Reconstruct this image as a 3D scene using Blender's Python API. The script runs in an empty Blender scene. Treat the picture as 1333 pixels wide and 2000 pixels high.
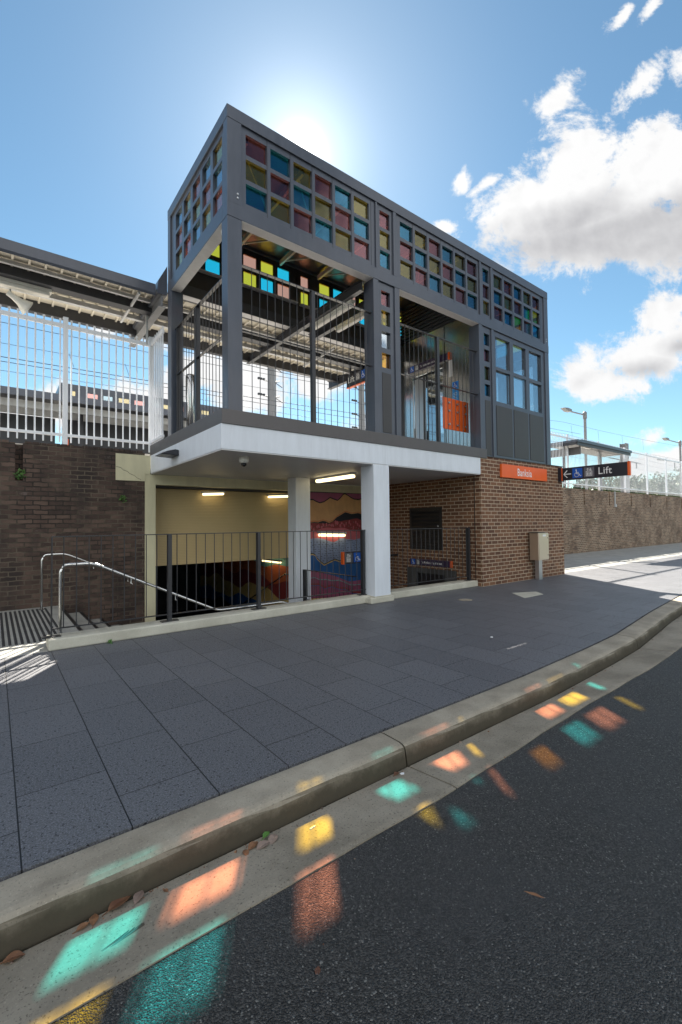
import bpy, math, random
import mathutils
from mathutils import Vector, Matrix
random.seed(7)
S = bpy.context.scene
# ------------------------------------------------------------------ camera
YAW, PITCH, ROLL, HC = 0.656041, 0.027433, -0.0110449, 1.45
F = Vector((math.sin(YAW)*math.cos(PITCH), math.cos(YAW)*math.cos(PITCH), math.sin(PITCH)))
R = Vector((math.cos(YAW), -math.sin(YAW), 0)); U = R.cross(F)
R2 = R*math.cos(ROLL)+U*math.sin(ROLL); U2 = -R*math.sin(ROLL)+U*math.cos(ROLL)
cd = bpy.data.cameras.new('camera'); cam = bpy.data.objects.new('camera', cd); S.collection.objects.link(cam)
m3 = Matrix((R2, U2, -F)).transposed(); m4 = m3.to_4x4(); m4.translation = Vector((0, 0, HC)); cam.matrix_world = m4
cd.sensor_fit = 'VERTICAL'; cd.sensor_height = 36; cd.sensor_width = 24; cd.lens = 880.63/2000*36
cd.clip_start = 0.05; cd.clip_end = 3000; S.camera = cam
S.render.resolution_x = 682; S.render.resolution_y = 1024
S.view_settings.view_transform = 'Standard'; S.view_settings.look = 'None'
S.view_settings.exposure = 2.0; S.view_settings.gamma = 1
S.render.engine = 'CYCLES'
S.cycles.transparent_max_bounces = 24; S.cycles.max_bounces = 10; S.cycles.diffuse_bounces = 5
S.cycles.caustics_reflective = False; S.cycles.caustics_refractive = False
# ------------------------------------------------------------------ sun
SD = Vector((0.4165, 0.6440, 0.6413)).normalized()          # towards the sun
ELEV = math.asin(SD.z); AZ = math.atan2(SD.x, SD.y)
ld = bpy.data.lights.new('sun', 'SUN'); ld.energy = 5.0; ld.angle = math.radians(0.42); ld.color = (1, .93, .82)
sun = bpy.data.objects.new('sun', ld); S.collection.objects.link(sun)
sun.rotation_euler = SD.to_track_quat('Z', 'Y').to_euler()
# ------------------------------------------------------------------ world: sky texture and clouds by direction
W = bpy.data.worlds.new('World'); S.world = W; W.use_nodes = True
nt = W.node_tree; N = nt.nodes; LK = nt.links; N.clear()
def wn(t, **k):
    n = N.new(t)
    for a, b in k.items(): setattr(n, a, b)
    return n
def mth(op, a, b=None, c=None, clamp=False):
    n = N.new('ShaderNodeMath'); n.operation = op; n.use_clamp = clamp
    for i, v in enumerate((a, b, c)):
        if v is None: continue
        if isinstance(v, (int, float)): n.inputs[i].default_value = v
        else: LK.new(v, n.inputs[i])
    return n.outputs[0]
def dotv(v, d):
    n = N.new('ShaderNodeVectorMath'); n.operation = 'DOT_PRODUCT'; LK.new(v, n.inputs[0]); n.inputs[1].default_value = d
    return n.outputs['Value']
tc = wn('ShaderNodeTexCoord'); DIR = tc.outputs['Generated']
sky = wn('ShaderNodeTexSky', sky_type='NISHITA', sun_disc=False)
sky.sun_elevation = ELEV; sky.sun_rotation = AZ; sky.air_density = 1.0; sky.dust_density = 0.1; sky.ozone_density = 1.6; sky.altitude = 50
F0 = Vector((math.sin(YAW), math.cos(YAW), 0)); 
df = mth('MAXIMUM', dotv(DIR, F0), 0.05)
u = mth('DIVIDE', dotv(DIR, R), df); v = mth('DIVIDE', dotv(DIR, (0, 0, 1)), df)
uvw = wn('ShaderNodeCombineXYZ'); LK.new(u, uvw.inputs[0]); LK.new(v, uvw.inputs[1])
def noise(vec, scale, detail=6, rough=.6, dist=0, out='Fac', w=None):
    n = wn('ShaderNodeTexNoise'); LK.new(vec, n.inputs['Vector'])
    n.inputs['Scale'].default_value = scale; n.inputs['Detail'].default_value = detail
    n.inputs['Roughness'].default_value = rough; n.inputs['Distortion'].default_value = dist
    return n.outputs[out]
n1 = mth('ADD', mth('MULTIPLY', noise(uvw.outputs[0], 6.5, 10, .68, .4), .7), mth('MULTIPLY', noise(uvw.outputs[0], 17, 8, .7), .3)); n2 = noise(uvw.outputs[0], 2.2, 4, .5, out='Color')
# domain warp
sep = wn('ShaderNodeSeparateXYZ'); LK.new(n2, sep.inputs[0])
uw = mth('ADD', u, mth('MULTIPLY', mth('SUBTRACT', sep.outputs[0], .5), .12))
vw = mth('ADD', v, mth('MULTIPLY', mth('SUBTRACT', sep.outputs[1], .5), .12))
def blob(cx, cy, a, b, ang):
    c, s = math.cos(math.radians(ang)), math.sin(math.radians(ang))
    du = mth('SUBTRACT', uw, cx); dv = mth('SUBTRACT', vw, cy)
    x = mth('ADD', mth('MULTIPLY', du, c/a), mth('MULTIPLY', dv, s/a))
    y = mth('ADD', mth('MULTIPLY', du, -s/b), mth('MULTIPLY', dv, c/b))
    r = mth('SQRT', mth('ADD', mth('MULTIPLY', x, x), mth('MULTIPLY', y, y)))
    return mth('MULTIPLY', mth('SUBTRACT', 1, r), math.sqrt(a*b)**.35*1.5)
def union(bl):
    f = blob(*bl[0])
    for b in bl[1:]: f = mth('MAXIMUM', f, blob(*b))
    return f
def sstep(x, lo, hi):
    n = wn('ShaderNodeMapRange', interpolation_type='SMOOTHSTEP'); LK.new(x, n.inputs['Value'])
    n.inputs['From Min'].default_value = lo; n.inputs['From Max'].default_value = hi
    return n.outputs['Result']
CL = [(.60, .655, .33, .115, 6), (.44, .70, .16, .10, 30), (.53, .82, .13, .10, 45), (.70, .78, .22, .12, 30), (.92, .72, .3, .16, 20),
      (.51, .985, .07, .035, 40), (.70, 1.01, .10, .035, 45), (.80, 1.06, .06, .04, 45), (.275, .785, .035, .018, 55), (.33, .775, .035, .013, 30), (.235, .675, .03, .022, 10), (.66, 1.17, .045, .015, 50), (.72, 1.18, .04, .014, 50),
      (.66, .355, .14, .075, 12), (.74, .47, .09, .05, 25), (.60, .30, .11, .04, 0), (.84, .40, .14, .09, 10), (.70, .185, .05, .022, 5), (.74, .13, .16, .035, 3),
      (-.66, .27, .14, .055, 4), (-.47, .27, .14, .06, -4), (-.52, .44, .055, .03, 20), (-.40, .43, .07, .05, -10), (-.30, .33, .10, .06, 10),
      (-.20, .30, .10, .09, 0), (-.05, .33, .10, .05, 10), (-.07, .20, .05, .03, 0), (.06, .21, .05, .05, 0), (.11, .33, .08, .05, 0)]
fld = union(CL)
den = sstep(mth('ADD', fld, mth('MULTIPLY', mth('SUBTRACT', n1, .50), 2.6)), -.07, .27)
front = sstep(dotv(DIR, F0), .12, .3)
den = mth('MULTIPLY', den, front)
# unseen clouds behind and above, by direction, made extra bright for fill light
n3 = noise(DIR, 2.6, 8, .6, .3)
rest = mth('MULTIPLY', sstep(n3, .42, .55), mth('SUBTRACT', 1, sstep(dotv(DIR, F0), -.15, .1)))
den = mth('MAXIMUM', den, rest)
GREY = [(.60, .63, .36, .10, 4), (.52, .68, .20, .09, 15), (.72, .66, .30, .10, 10), (.86, .68, .30, .13, 20), (.66, .33, .12, .035, 8), (.76, .39, .08, .03, 8)]
gf = sstep(mth('ADD', union(GREY), mth('MULTIPLY', mth('SUBTRACT', noise(uvw.outputs[0], 4.5, 5, .5), .5), .9)), -.05, .60)
sh_ = wn('ShaderNodeVectorMath', operation='ADD'); LK.new(uvw.outputs[0], sh_.inputs[0]); sh_.inputs[1].default_value = (-.016, .012, 0)
na = noise(uvw.outputs[0], 7, 5, .5); nb_ = noise(sh_.outputs[0], 7, 5, .5)
rel = mth('MULTIPLY', mth('SUBTRACT', nb_, na), 1.5)
gf = mth('ADD', mth('MULTIPLY', gf, .85), rel, None, True)
gf = mth('MULTIPLY', gf, front)
csh = wn('ShaderNodeMix', data_type='RGBA'); LK.new(gf, csh.inputs[0])
csh.inputs[6].default_value = (4.95, 4.95, 4.95, 1); csh.inputs[7].default_value = (2.75, 2.75, 2.85, 1)
cb = wn('ShaderNodeMix', data_type='RGBA'); LK.new(rest, cb.inputs[0]); LK.new(csh.outputs[2], cb.inputs[6]); cb.inputs[7].default_value = (9.5, 9.4, 9.3, 1)
mx = wn('ShaderNodeMix', data_type='RGBA'); LK.new(den, mx.inputs[0])
skc = wn('ShaderNodeMix', data_type='RGBA', blend_type='MULTIPLY'); skc.inputs[0].default_value = 1
LK.new(sky.outputs[0], skc.inputs[6]); skc.inputs[7].default_value = (.64, .79, .745, 1)
LK.new(skc.outputs[2], mx.inputs[6]); LK.new(cb.outputs[2], mx.inputs[7])
# aureole of the sun
sd = mth('MAXIMUM', dotv(DIR, SD), 0)
au = mth('ADD', mth('MULTIPLY', mth('POWER', sd, 3600), 26), mth('ADD', mth('MULTIPLY', mth('POWER', sd, 260), 2.6), mth('MULTIPLY', mth('POWER', sd, 30), .9)))
aun = wn('ShaderNodeVectorMath', operation='SCALE'); aun.inputs[0].default_value = (1, .97, .92); LK.new(au, aun.inputs['Scale'])
ad = wn('ShaderNodeVectorMath', operation='ADD'); LK.new(mx.outputs[2], ad.inputs[0]); LK.new(aun.outputs[0], ad.inputs[1])
bg = wn('ShaderNodeBackground'); bg.inputs['Strength'].default_value = .05; LK.new(ad.outputs[0], bg.inputs['Color'])
wo = wn('ShaderNodeOutputWorld'); LK.new(bg.outputs[0], wo.inputs['Surface'])

# ------------------------------------------------------------------ mesh helpers
COL = S.collection
class MB:
    def __init__(s): s.v = []; s.f = []; s.mi = []; s.m = 0
    def add(s, vs, fs):
        b = len(s.v); s.v += [tuple(p) for p in vs]
        for f in fs: s.f.append(tuple(b+i for i in f)); s.mi.append(s.m)
        return s
    def box(s, x0, x1, y0, y1, z0, z1):
        return s.add([(x0,y0,z0),(x1,y0,z0),(x1,y1,z0),(x0,y1,z0),(x0,y0,z1),(x1,y0,z1),(x1,y1,z1),(x0,y1,z1)],
                     [(0,3,2,1),(4,5,6,7),(0,1,5,4),(1,2,6,5),(2,3,7,6),(3,0,4,7)])
    def quad(s, a, b, c, d): return s.add([a,b,c,d], [(0,1,2,3)])
    def tube(s, pts, r, n=8, cap=True):
        pts = [Vector(p) for p in pts]; rs = r if isinstance(r, (list, tuple)) else [r]*len(pts)
        vs = []; fs = []
        for i, p in enumerate(pts):
            t = (pts[min(i+1, len(pts)-1)]-pts[max(i-1, 0)]).normalized()
            a = Vector((0,0,1)) if abs(t.z) < .9 else Vector((1,0,0))
            e = t.cross(a).normalized(); g = t.cross(e)
            for k in range(n):
                an = 2*math.pi*(k+.5)/n; vs.append(p+(e*math.cos(an)+g*math.sin(an))*rs[i])
        for i in range(len(pts)-1):
            for k in range(n): fs.append((i*n+k, (i+1)*n+k, (i+1)*n+(k+1)%n, i*n+(k+1)%n))
        if cap: fs.append(tuple(range(n))); fs.append(tuple((len(pts)-1)*n+k for k in reversed(range(n))))
        return s.add(vs, fs)
    def bar(s, a, b, w, h):
        a = Vector(a); b = Vector(b); t = (b-a).normalized()
        up = Vector((0,0,1)) if abs(t.z) < .95 else Vector((1,0,0))
        e = t.cross(up).normalized()*w/2; g = e.cross(t).normalized()*h/2
        vs = [a-e-g, a+e-g, a+e+g, a-e+g, b-e-g, b+e-g, b+e+g, b-e+g]
        return s.add(vs, [(0,1,2,3),(7,6,5,4),(0,4,5,1),(1,5,6,2),(2,6,7,3),(3,7,4,0)])
    def lathe(s, c, prof, n=16, axis='z'):
        vs = []; fs = []
        for r, h in prof:
            for k in range(n):
                a = 2*math.pi*k/n; q = (r*math.cos(a), r*math.sin(a), h)
                if axis == 'x': q = (q[2], q[0], q[1])
                if axis == 'y': q = (q[1], q[2], q[0])
                vs.append((c[0]+q[0], c[1]+q[1], c[2]+q[2]))
        for i in range(len(prof)-1):
            for k in range(n): fs.append((i*n+k, i*n+(k+1)%n, (i+1)*n+(k+1)%n, (i+1)*n+k))
        fs.append(tuple(reversed(range(n)))); fs.append(tuple((len(prof)-1)*n+k for k in range(n)))
        return s.add(vs, fs)
    def ext(s, pts, d):                      # extrude a polygon (3D pts) by vector d
        n = len(pts); d = Vector(d); vs = [Vector(p) for p in pts]+[Vector(p)+d for p in pts]
        fs = [tuple(range(n)), tuple(reversed(range(n, 2*n)))]+[(i, n+i, n+(i+1)%n, (i+1)%n) for i in range(n)]
        return s.add(vs, fs)
WL = {}
def link(o, parent):
    COL.objects.link(o)
    if parent: o.parent = parent
def part(name, mb, mats, parent=None, bevel=0, smooth=False, label=None):
    base = WL.get(parent.name, Vector((0,0,0))) if parent else Vector((0,0,0))
    me = bpy.data.meshes.new(name); me.from_pydata([tuple(Vector(p)-base) for p in mb.v], [], mb.f)
    if not isinstance(mats, (list, tuple)): mats = [mats]
    for m in mats: me.materials.append(m)
    for p, i in zip(me.polygons, mb.mi): p.material_index = min(i, len(mats)-1); p.use_smooth = smooth
    me.update()
    o = bpy.data.objects.new(name, me); link(o, parent); WL[o.name] = base
    if bevel:
        b = o.modifiers.new('bevel', 'BEVEL'); b.width = bevel; b.segments = 2; b.limit_method = 'ANGLE'; b.angle_limit = math.radians(50)
    if label: o['label'] = label
    return o
def tag(o, label, cat, group=None, kind=None):
    o['label'] = label; o['category'] = cat
    if group: o['group'] = group
    if kind: o['kind'] = kind
    return o
def thing(name, label, cat, loc, group=None):
    o = bpy.data.objects.new(name, None); COL.objects.link(o); o.location = loc; o.empty_display_size = .2; WL[o.name] = Vector(loc)
    return tag(o, label, cat, group)
def solo(name, mb, mats, label, cat, group=None, **k):
    o = part(name, mb, mats, None, **k)
    c = Vector(mb.v[0]); lo = Vector([min(p[i] for p in mb.v) for i in range(3)]); hi = Vector([max(p[i] for p in mb.v) for i in range(3)])
    c = Vector(((lo.x+hi.x)/2, (lo.y+hi.y)/2, lo.z))
    o.data.transform(Matrix.Translation(-c)); o.location = c
    return tag(o, label, cat, group)
def struct(name, mb, mats, **k):
    o = part(name, mb, mats, None, **k); o['kind'] = 'structure'; return o
def copy_tree(o, loc, label, group):
    c = o.copy(); COL.objects.link(c); c.location = loc; c['label'] = label
    if group: c['group'] = group
    for ch in [x for x in bpy.data.objects if x.parent == o]:
        d = ch.copy(); COL.objects.link(d); d.parent = c
        for g in [x for x in bpy.data.objects if x.parent == ch]:
            e = g.copy(); COL.objects.link(e); e.parent = d
    return c
def text_mb(mb, txt, org, uu, vv, h, sx=1.0, depth=.002, bold=0.0, align='LEFT'):
    """flat letters: baseline at org, uu = reading direction, vv = up"""
    cu = bpy.data.curves.new('lettering', 'FONT'); cu.body = txt; cu.size = 1; cu.align_x = align; cu.offset = bold; cu.resolution_u = 3; cu.space_character = 1.06
    o = bpy.data.objects.new('lettering', cu); COL.objects.link(o)
    dg = bpy.context.evaluated_depsgraph_get(); me = bpy.data.meshes.new_from_object(o.evaluated_get(dg))
    uu = Vector(uu); vv = Vector(vv); nn = uu.cross(vv); k = h/0.73
    mb.add([Vector(org)+uu*p.co.x*k*sx+vv*p.co.y*k+nn*depth for p in me.vertices], [tuple(p.vertices) for p in me.polygons])
    bpy.data.objects.remove(o); bpy.data.curves.remove(cu); bpy.data.meshes.remove(me)

# ------------------------------------------------------------------ materials
class NT:
    def __init__(s, name):
        s.m = bpy.data.materials.new(name); s.m.use_nodes = True; s.t = s.m.node_tree; s.t.nodes.clear()
        s.o = s.n('ShaderNodeOutputMaterial')
    def n(s, t, ins=None, **k):
        x = s.t.nodes.new(t)
        for a, b in k.items(): setattr(x, a, b)
        for a, b in (ins or {}).items(): s.set(x, a, b)
        return x
    def set(s, x, a, b):
        if hasattr(b, 'is_linked') or isinstance(b, bpy.types.NodeSocket): s.t.links.new(b, x.inputs[a])
        else: x.inputs[a].default_value = b
    def pos(s): return s.n('ShaderNodeNewGeometry').outputs['Position']
    def noise(s, vec, sc, det=4, ro=.55, out='Fac', dist=0):
        return s.n('ShaderNodeTexNoise', {'Vector': vec, 'Scale': sc, 'Detail': det, 'Roughness': ro, 'Distortion': dist}).outputs[out]
    def math(s, op, a, b=0, clamp=False):
        x = s.n('ShaderNodeMath', operation=op, use_clamp=clamp); s.set(x, 0, a); s.set(x, 1, b); return x.outputs[0]
    def ramp(s, f, st):
        r = s.n('ShaderNodeValToRGB'); s.set(r, 'Fac', f); e = r.color_ramp.elements
        e[0].position, e[0].color = st[0][0], (*st[0][1], 1); e[1].position, e[1].color = st[-1][0], (*st[-1][1], 1)
        for p, c in st[1:-1]: x = e.new(p); x.color = (*c, 1)
        return r.outputs['Color']
    def mix(s, f, a, b, bt='MIX'):
        x = s.n('ShaderNodeMix', data_type='RGBA', blend_type=bt); s.set(x, 0, f)
        s.set(x, 6, a if not isinstance(a, tuple) else (*a[:3], 1)); s.set(x, 7, b if not isinstance(b, tuple) else (*b[:3], 1)); return x.outputs[2]
    def map(s, v, sc): return s.n('ShaderNodeMapping', {'Vector': v, 'Scale': sc}).outputs[0]
    def step(s, f, a, b):
        x = s.n('ShaderNodeMapRange', {'Value': f, 'From Min': a, 'From Max': b}, interpolation_type='SMOOTHSTEP'); return x.outputs['Result']
    def bump(s, h, st, d=.01): return s.n('ShaderNodeBump', {'Height': h, 'Strength': st, 'Distance': d}).outputs[0]
    def bsdf(s, col, rough=.5, metal=0, normal=None, spec=.5, coat=0, **k):
        x = s.n('ShaderNodeBsdfPrincipled'); s.set(x, 'Base Color', (*col, 1) if isinstance(col, tuple) and len(col) == 3 else col)
        s.set(x, 'Roughness', rough); s.set(x, 'Metallic', metal); s.set(x, 'Specular IOR Level', spec); s.set(x, 'Coat Weight', coat)
        if normal is not None: s.set(x, 'Normal', normal)
        for a, b in k.items(): s.set(x, a.replace('_', ' '), b)
        s.t.links.new(x.outputs[0], s.o.inputs['Surface']); return s.m
def paint(name, col, rough=.4, var=.12, sc=1.5, spec=.5, metal=0, speck=0, coat=0, streak=0):
    t = NT(name); p = t.pos(); n = t.noise(p, sc, 6, .6); n2 = t.noise(t.map(p, (3, 3, .6)), 3, 5, .6)
    f = t.math('MULTIPLY', t.math('ADD', n, n2), .5)
    c = t.mix(t.step(f, .3, .7), tuple(x*(1-var) for x in col), tuple(min(1, x*(1+var)) for x in col))
    if streak:       # rain streaks and scuffs
        s1 = t.step(t.noise(t.map(p, (9, 9, .5)), 2.2, 6, .65), .56, .74); s2 = t.step(t.noise(p, 6, 7, .75), .66, .74)
        c = t.mix(t.math('MULTIPLY', s1, .22), c, tuple(x*.55 for x in col)); c = t.mix(t.math('MULTIPLY', s2, .18), c, tuple(x*.4+.03 for x in col))
    r = t.math('ADD', t.math('MULTIPLY', n2, .18), rough-.09)
    nb = t.bump(t.noise(p, 220, 2), .04, .002) if not speck else t.bump(t.noise(p, speck, 3), .25, .003)
    return t.bsdf(c, r, metal, nb, spec, coat)
M = {}
M['frame'] = paint('charcoal paint', (.062, .072, .096), .34, .14, .9, coat=.15, streak=1)
M['frame2'] = paint('dark charcoal paint', (.035, .037, .045), .42, .12, 1.2)
M['panel'] = paint('brown grey panel', (.040, .037, .037), .45, .08, 1.2)
M['band'] = paint('grey brown flashing', (.088, .080, .080), .42, .08, 1.2)
M['white'] = paint('white painted aluminium', (.66, .70, .76), .38, .07, .8, streak=1)
M['soffitw'] = paint('pale soffit paint', (.62, .62, .63), .5, .05, .7)
M['fencew'] = paint('white powder coat', (.74, .76, .80), .35, .05, 2)
M['cream'] = paint('cream paint', (.55, .51, .34), .6, .10, 1.3, speck=60)
M['creamb'] = paint('cream steel deck', (.62, .58, .49), .5, .07, 1.0)
M['black'] = paint('black paint', (.012, .012, .014), .4, .2, 3)
M['rail'] = paint('charcoal rail paint', (.022, .023, .027), .38, .12, 3)
M['orange'] = paint('orange paint', (.80, .125, .018), .38, .05, 2)
M['signdark'] = paint('dark navy sign face', (.018, .019, .028), .35, .1, 3)
M['signpurple'] = paint('dark purple sign face', (.035, .022, .055), .35, .1, 3)
M['signblue'] = paint('access blue', (.012, .11, .50), .35, .05, 3)
M['signcyan'] = paint('bright blue', (.02, .25, .62), .35, .05, 3)
M['signgrey'] = paint('grey sign square', (.13, .13, .15), .4, .05, 3)
M['letter'] = paint('white lettering', (.80, .80, .80), .45, .02, 3)
M['lampgrey'] = paint('galvanised grey', (.46, .47, .48), .5, .12, 3)
M['pvcwhite'] = paint('white plastic', (.70, .69, .64), .35, .06, 3)
M['dome'] = paint('smoked dome', (.01, .01, .012), .08, .1, 3)
M['polegrey'] = paint('dark pole grey', (.17, .175, .185), .5, .12, 3)  # darker than the galvanised grey so the poles read as backlit
M['wire'] = paint('dark wire', (.03, .035, .045), .5, .1, 3)
def steel(name, col=(.70, .70, .69), rough=.28, stretch=(40, 40, 1.5)):
    t = NT(name); p = t.pos(); n = t.noise(t.map(p, stretch), 1.5, 3, .5); n2 = t.noise(p, 2.2, 4, .5)
    r = t.math('ADD', t.math('MULTIPLY', n, .08), t.math('MULTIPLY', n2, .15)); r = t.math('ADD', r, rough-.18)
    return t.bsdf(t.mix(n2, tuple(x*.85 for x in col), col), r, 1, t.bump(n, .012, .001))
M['steel'] = steel('brushed stainless steel')
M['steelw'] = steel('warm stainless box', (.72, .64, .54), .38, (6, 6, 2))
M['galv'] = steel('galvanised steel', (.55, .56, .58), .45, (4, 4, 4))
def emit(name, col, st):
    t = NT(name); p = t.pos(); g = t.n('ShaderNodeEmission', {'Color': (*col, 1), 'Strength': st}); t.t.links.new(g.outputs[0], t.o.inputs[0]); return t.m
M['tube'] = emit('lit fluorescent diffuser', (1, .80, .42), .95)
M['tubedim'] = emit('dim fluorescent diffuser', (1, .78, .40), .7)
def glass(name, col, refl, fac, rough=.03, bmp=.02):
    t = NT(name); p = t.pos(); q = tuple(math.sqrt(x) for x in col)
    tr = t.n('ShaderNodeBsdfTransparent', {'Color': (*q, 1)})
    gl = t.n('ShaderNodeBsdfGlossy', {'Color': (*refl, 1), 'Roughness': rough, 'Normal': t.bump(t.noise(p, 4, 2), bmp, .004)})
    lw = t.n('ShaderNodeLayerWeight', {'Blend': .5})
    f = t.math('ADD', t.math('MULTIPLY', t.math('POWER', lw.outputs['Facing'], 4.0), .6), fac, True)
    mxs = t.n('ShaderNodeMixShader', {0: f}); t.t.links.new(tr.outputs[0], mxs.inputs[1]); t.t.links.new(gl.outputs[0], mxs.inputs[2])
    t.t.links.new(mxs.outputs[0], t.o.inputs[0]); return t.m
GL = {'C': glass('cyan film glass', (.03, .56, .66), (.13, .28, .42), .30), 'P': glass('pink film glass', (.98, .32, .26), (.27, .20, .24), .28),
      'Y': glass('yellow film glass', (.97, .74, .07), (.25, .26, .21), .28), 'W': glass('clear window glass', (.86, .92, .93), (.80, .88, .95), .38, 0, .0),
      'O': glass('amber film glass', (.98, .55, .08), (.6, .4, .25), .26)}
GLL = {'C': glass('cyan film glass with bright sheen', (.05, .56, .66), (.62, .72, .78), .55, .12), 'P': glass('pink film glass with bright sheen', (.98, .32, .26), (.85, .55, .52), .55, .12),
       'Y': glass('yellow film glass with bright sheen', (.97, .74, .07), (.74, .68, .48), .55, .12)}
GLB = {'C': glass('cyan film glass backlit', (.04, .66, .72), (.3, .5, .6), .03), 'P': glass('pink film glass backlit', (1, .38, .22), (.6, .4, .4), .03), 'Y': glass('yellow film glass backlit', (1, .70, .05), (.5, .5, .3), .03)}
def brick(name, c1, c2, c3, mortar, bw=.24, rh=.086, ms=.011, stain=0, bump=.6, off=.5, mvar=0, sq=.55):
    t = NT(name); p = t.pos(); sp = t.n('ShaderNodeSeparateXYZ', {0: p})
    uu = t.math('ADD', sp.outputs[0], sp.outputs[1])
    cv = t.n('ShaderNodeCombineXYZ', {0: uu, 1: sp.outputs[2]}).outputs[0]
    if mvar:
        wob = t.noise(cv, 9, 2, out='Color'); wv = t.n('ShaderNodeVectorMath', {0: wob, 1: (.5, .5, .5)}, operation='SUBTRACT').outputs[0]
        ws = t.n('ShaderNodeVectorMath', {0: wv, 'Scale': mvar}, operation='SCALE').outputs[0]
        cv = t.n('ShaderNodeVectorMath', {0: cv, 1: ws}, operation='ADD').outputs[0]
    b = t.n('ShaderNodeTexBrick', {'Vector': cv, 'Color1': (0, 0, 0, 1), 'Color2': (1, 1, 1, 1), 'Mortar': (0, 0, 0, 1), 'Scale': 1, 'Mortar Size': ms, 'Mortar Smooth': .15, 'Bias': 0, 'Brick Width': bw, 'Row Height': rh})
    b.offset = off; b.squash = 1
    col = t.ramp(b.outputs['Color'], [(0, c1), (.5, c2), (1, c3)])
    n = t.noise(p, 14, 5, .65); col = t.mix(t.math('MULTIPLY', n, .5), col, tuple(x*.5 for x in c1))
    mc = t.mix(t.noise(p, 1.7, 4), mortar, tuple(x*.6 for x in mortar))
    if stain:
        s1 = t.step(t.noise(p, .9, 6, .65), .42, .62); mc = t.mix(s1, mc, tuple(x*.16 for x in mortar))
        s2 = t.step(t.noise(t.map(p, (1.6, 1.6, .5)), 1.1, 7, .7), .40, .68)
        col = t.mix(t.math('MULTIPLY', s2, stain), col, (.012, .010, .010))
        s3 = t.step(t.noise(p, 2.7, 7, .7), .62, .75); col = t.mix(t.math('MULTIPLY', s3, stain*.75), col, (.19, .16, .15)); s4 = t.step(t.noise(t.map(p, (1, 1, 6)), 2.2, 6, .7), .66, .74); col = t.mix(t.math('MULTIPLY', s4, stain*.7), col, (.30, .28, .26))
    fc = b.outputs['Fac']; out = t.mix(fc, col, mc)
    h = t.math('SUBTRACT', t.math('MULTIPLY', n, .35), fc)
    return t.bsdf(out, t.math('ADD', t.math('MULTIPLY', n, .3), .55), 0, t.bump(h, bump, .008), .35)
M['brick'] = brick('brown face brick', (.105, .045, .025), (.165, .075, .040), (.235, .112, .058), (.50, .39, .28), ms=.0095, bump=.5)
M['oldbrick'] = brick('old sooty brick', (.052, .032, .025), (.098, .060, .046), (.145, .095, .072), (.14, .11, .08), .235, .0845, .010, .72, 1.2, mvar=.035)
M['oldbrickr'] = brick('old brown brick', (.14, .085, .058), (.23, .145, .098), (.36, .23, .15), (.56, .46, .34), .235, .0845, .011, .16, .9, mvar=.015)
def paver():
    t = NT('granite pavers'); p = t.pos(); sp = t.n('ShaderNodeSeparateXYZ', {0: p})
    cv = t.n('ShaderNodeCombineXYZ', {0: t.math('ADD', sp.outputs[1], .01), 1: t.math('SUBTRACT', sp.outputs[0], .105)}).outputs[0]
    b = t.n('ShaderNodeTexBrick', {'Vector': cv, 'Color1': (0, 0, 0, 1), 'Color2': (1, 1, 1, 1), 'Mortar': (0, 0, 0, 1), 'Scale': 1, 'Mortar Size': .0035, 'Mortar Smooth': .1, 'Brick Width': .676, 'Row Height': .4375})
    b.offset = .5
    base = t.ramp(b.outputs['Color'], [(0, (.073, .073, .077)), (1, (.105, .105, .110))])
    v = t.noise(p, 120, 3, .7); v2 = t.noise(p, 55, 2, .6)
    c = t.mix(t.step(v, .46, .66), base, (.20, .21, .24)); c = t.mix(t.step(v2, .60, .66), c, (.015, .016, .02))
    s = t.step(t.noise(p, .8, 5, .6), .5, .72); c = t.mix(t.math('MULTIPLY', s, .25), c, (.15, .15, .16))
    sc = t.step(t.noise(t.map(p, (1.2, 3, 1)), 1.6, 8, .75), .62, .74); c = t.mix(t.math('MULTIPLY', sc, .30), c, (.33, .34, .36))
    vg = t.n('ShaderNodeTexVoronoi', {'Vector': p, 'Scale': 1.7}); sg_ = t.n('ShaderNodeSeparateXYZ', {0: vg.outputs['Color']})
    gum = t.math('MULTIPLY', t.step(vg.outputs['Distance'], .034, .022), t.step(sg_.outputs[0], .45, .5)); c = t.mix(t.math('MULTIPLY', gum, .6), c, t.mix(sg_.outputs[1], (.02, .02, .021), (.22, .22, .22)))
    out = t.mix(b.outputs['Fac'], c, (.006, .006, .007))
    h = t.math('SUBTRACT', t.math('MULTIPLY', v, .4), b.outputs['Fac'])
    return t.bsdf(out, t.math('ADD', t.math('MULTIPLY', v2, .25), .42), 0, t.bump(h, .35, .004), .45)
M['paver'] = paver()
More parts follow.
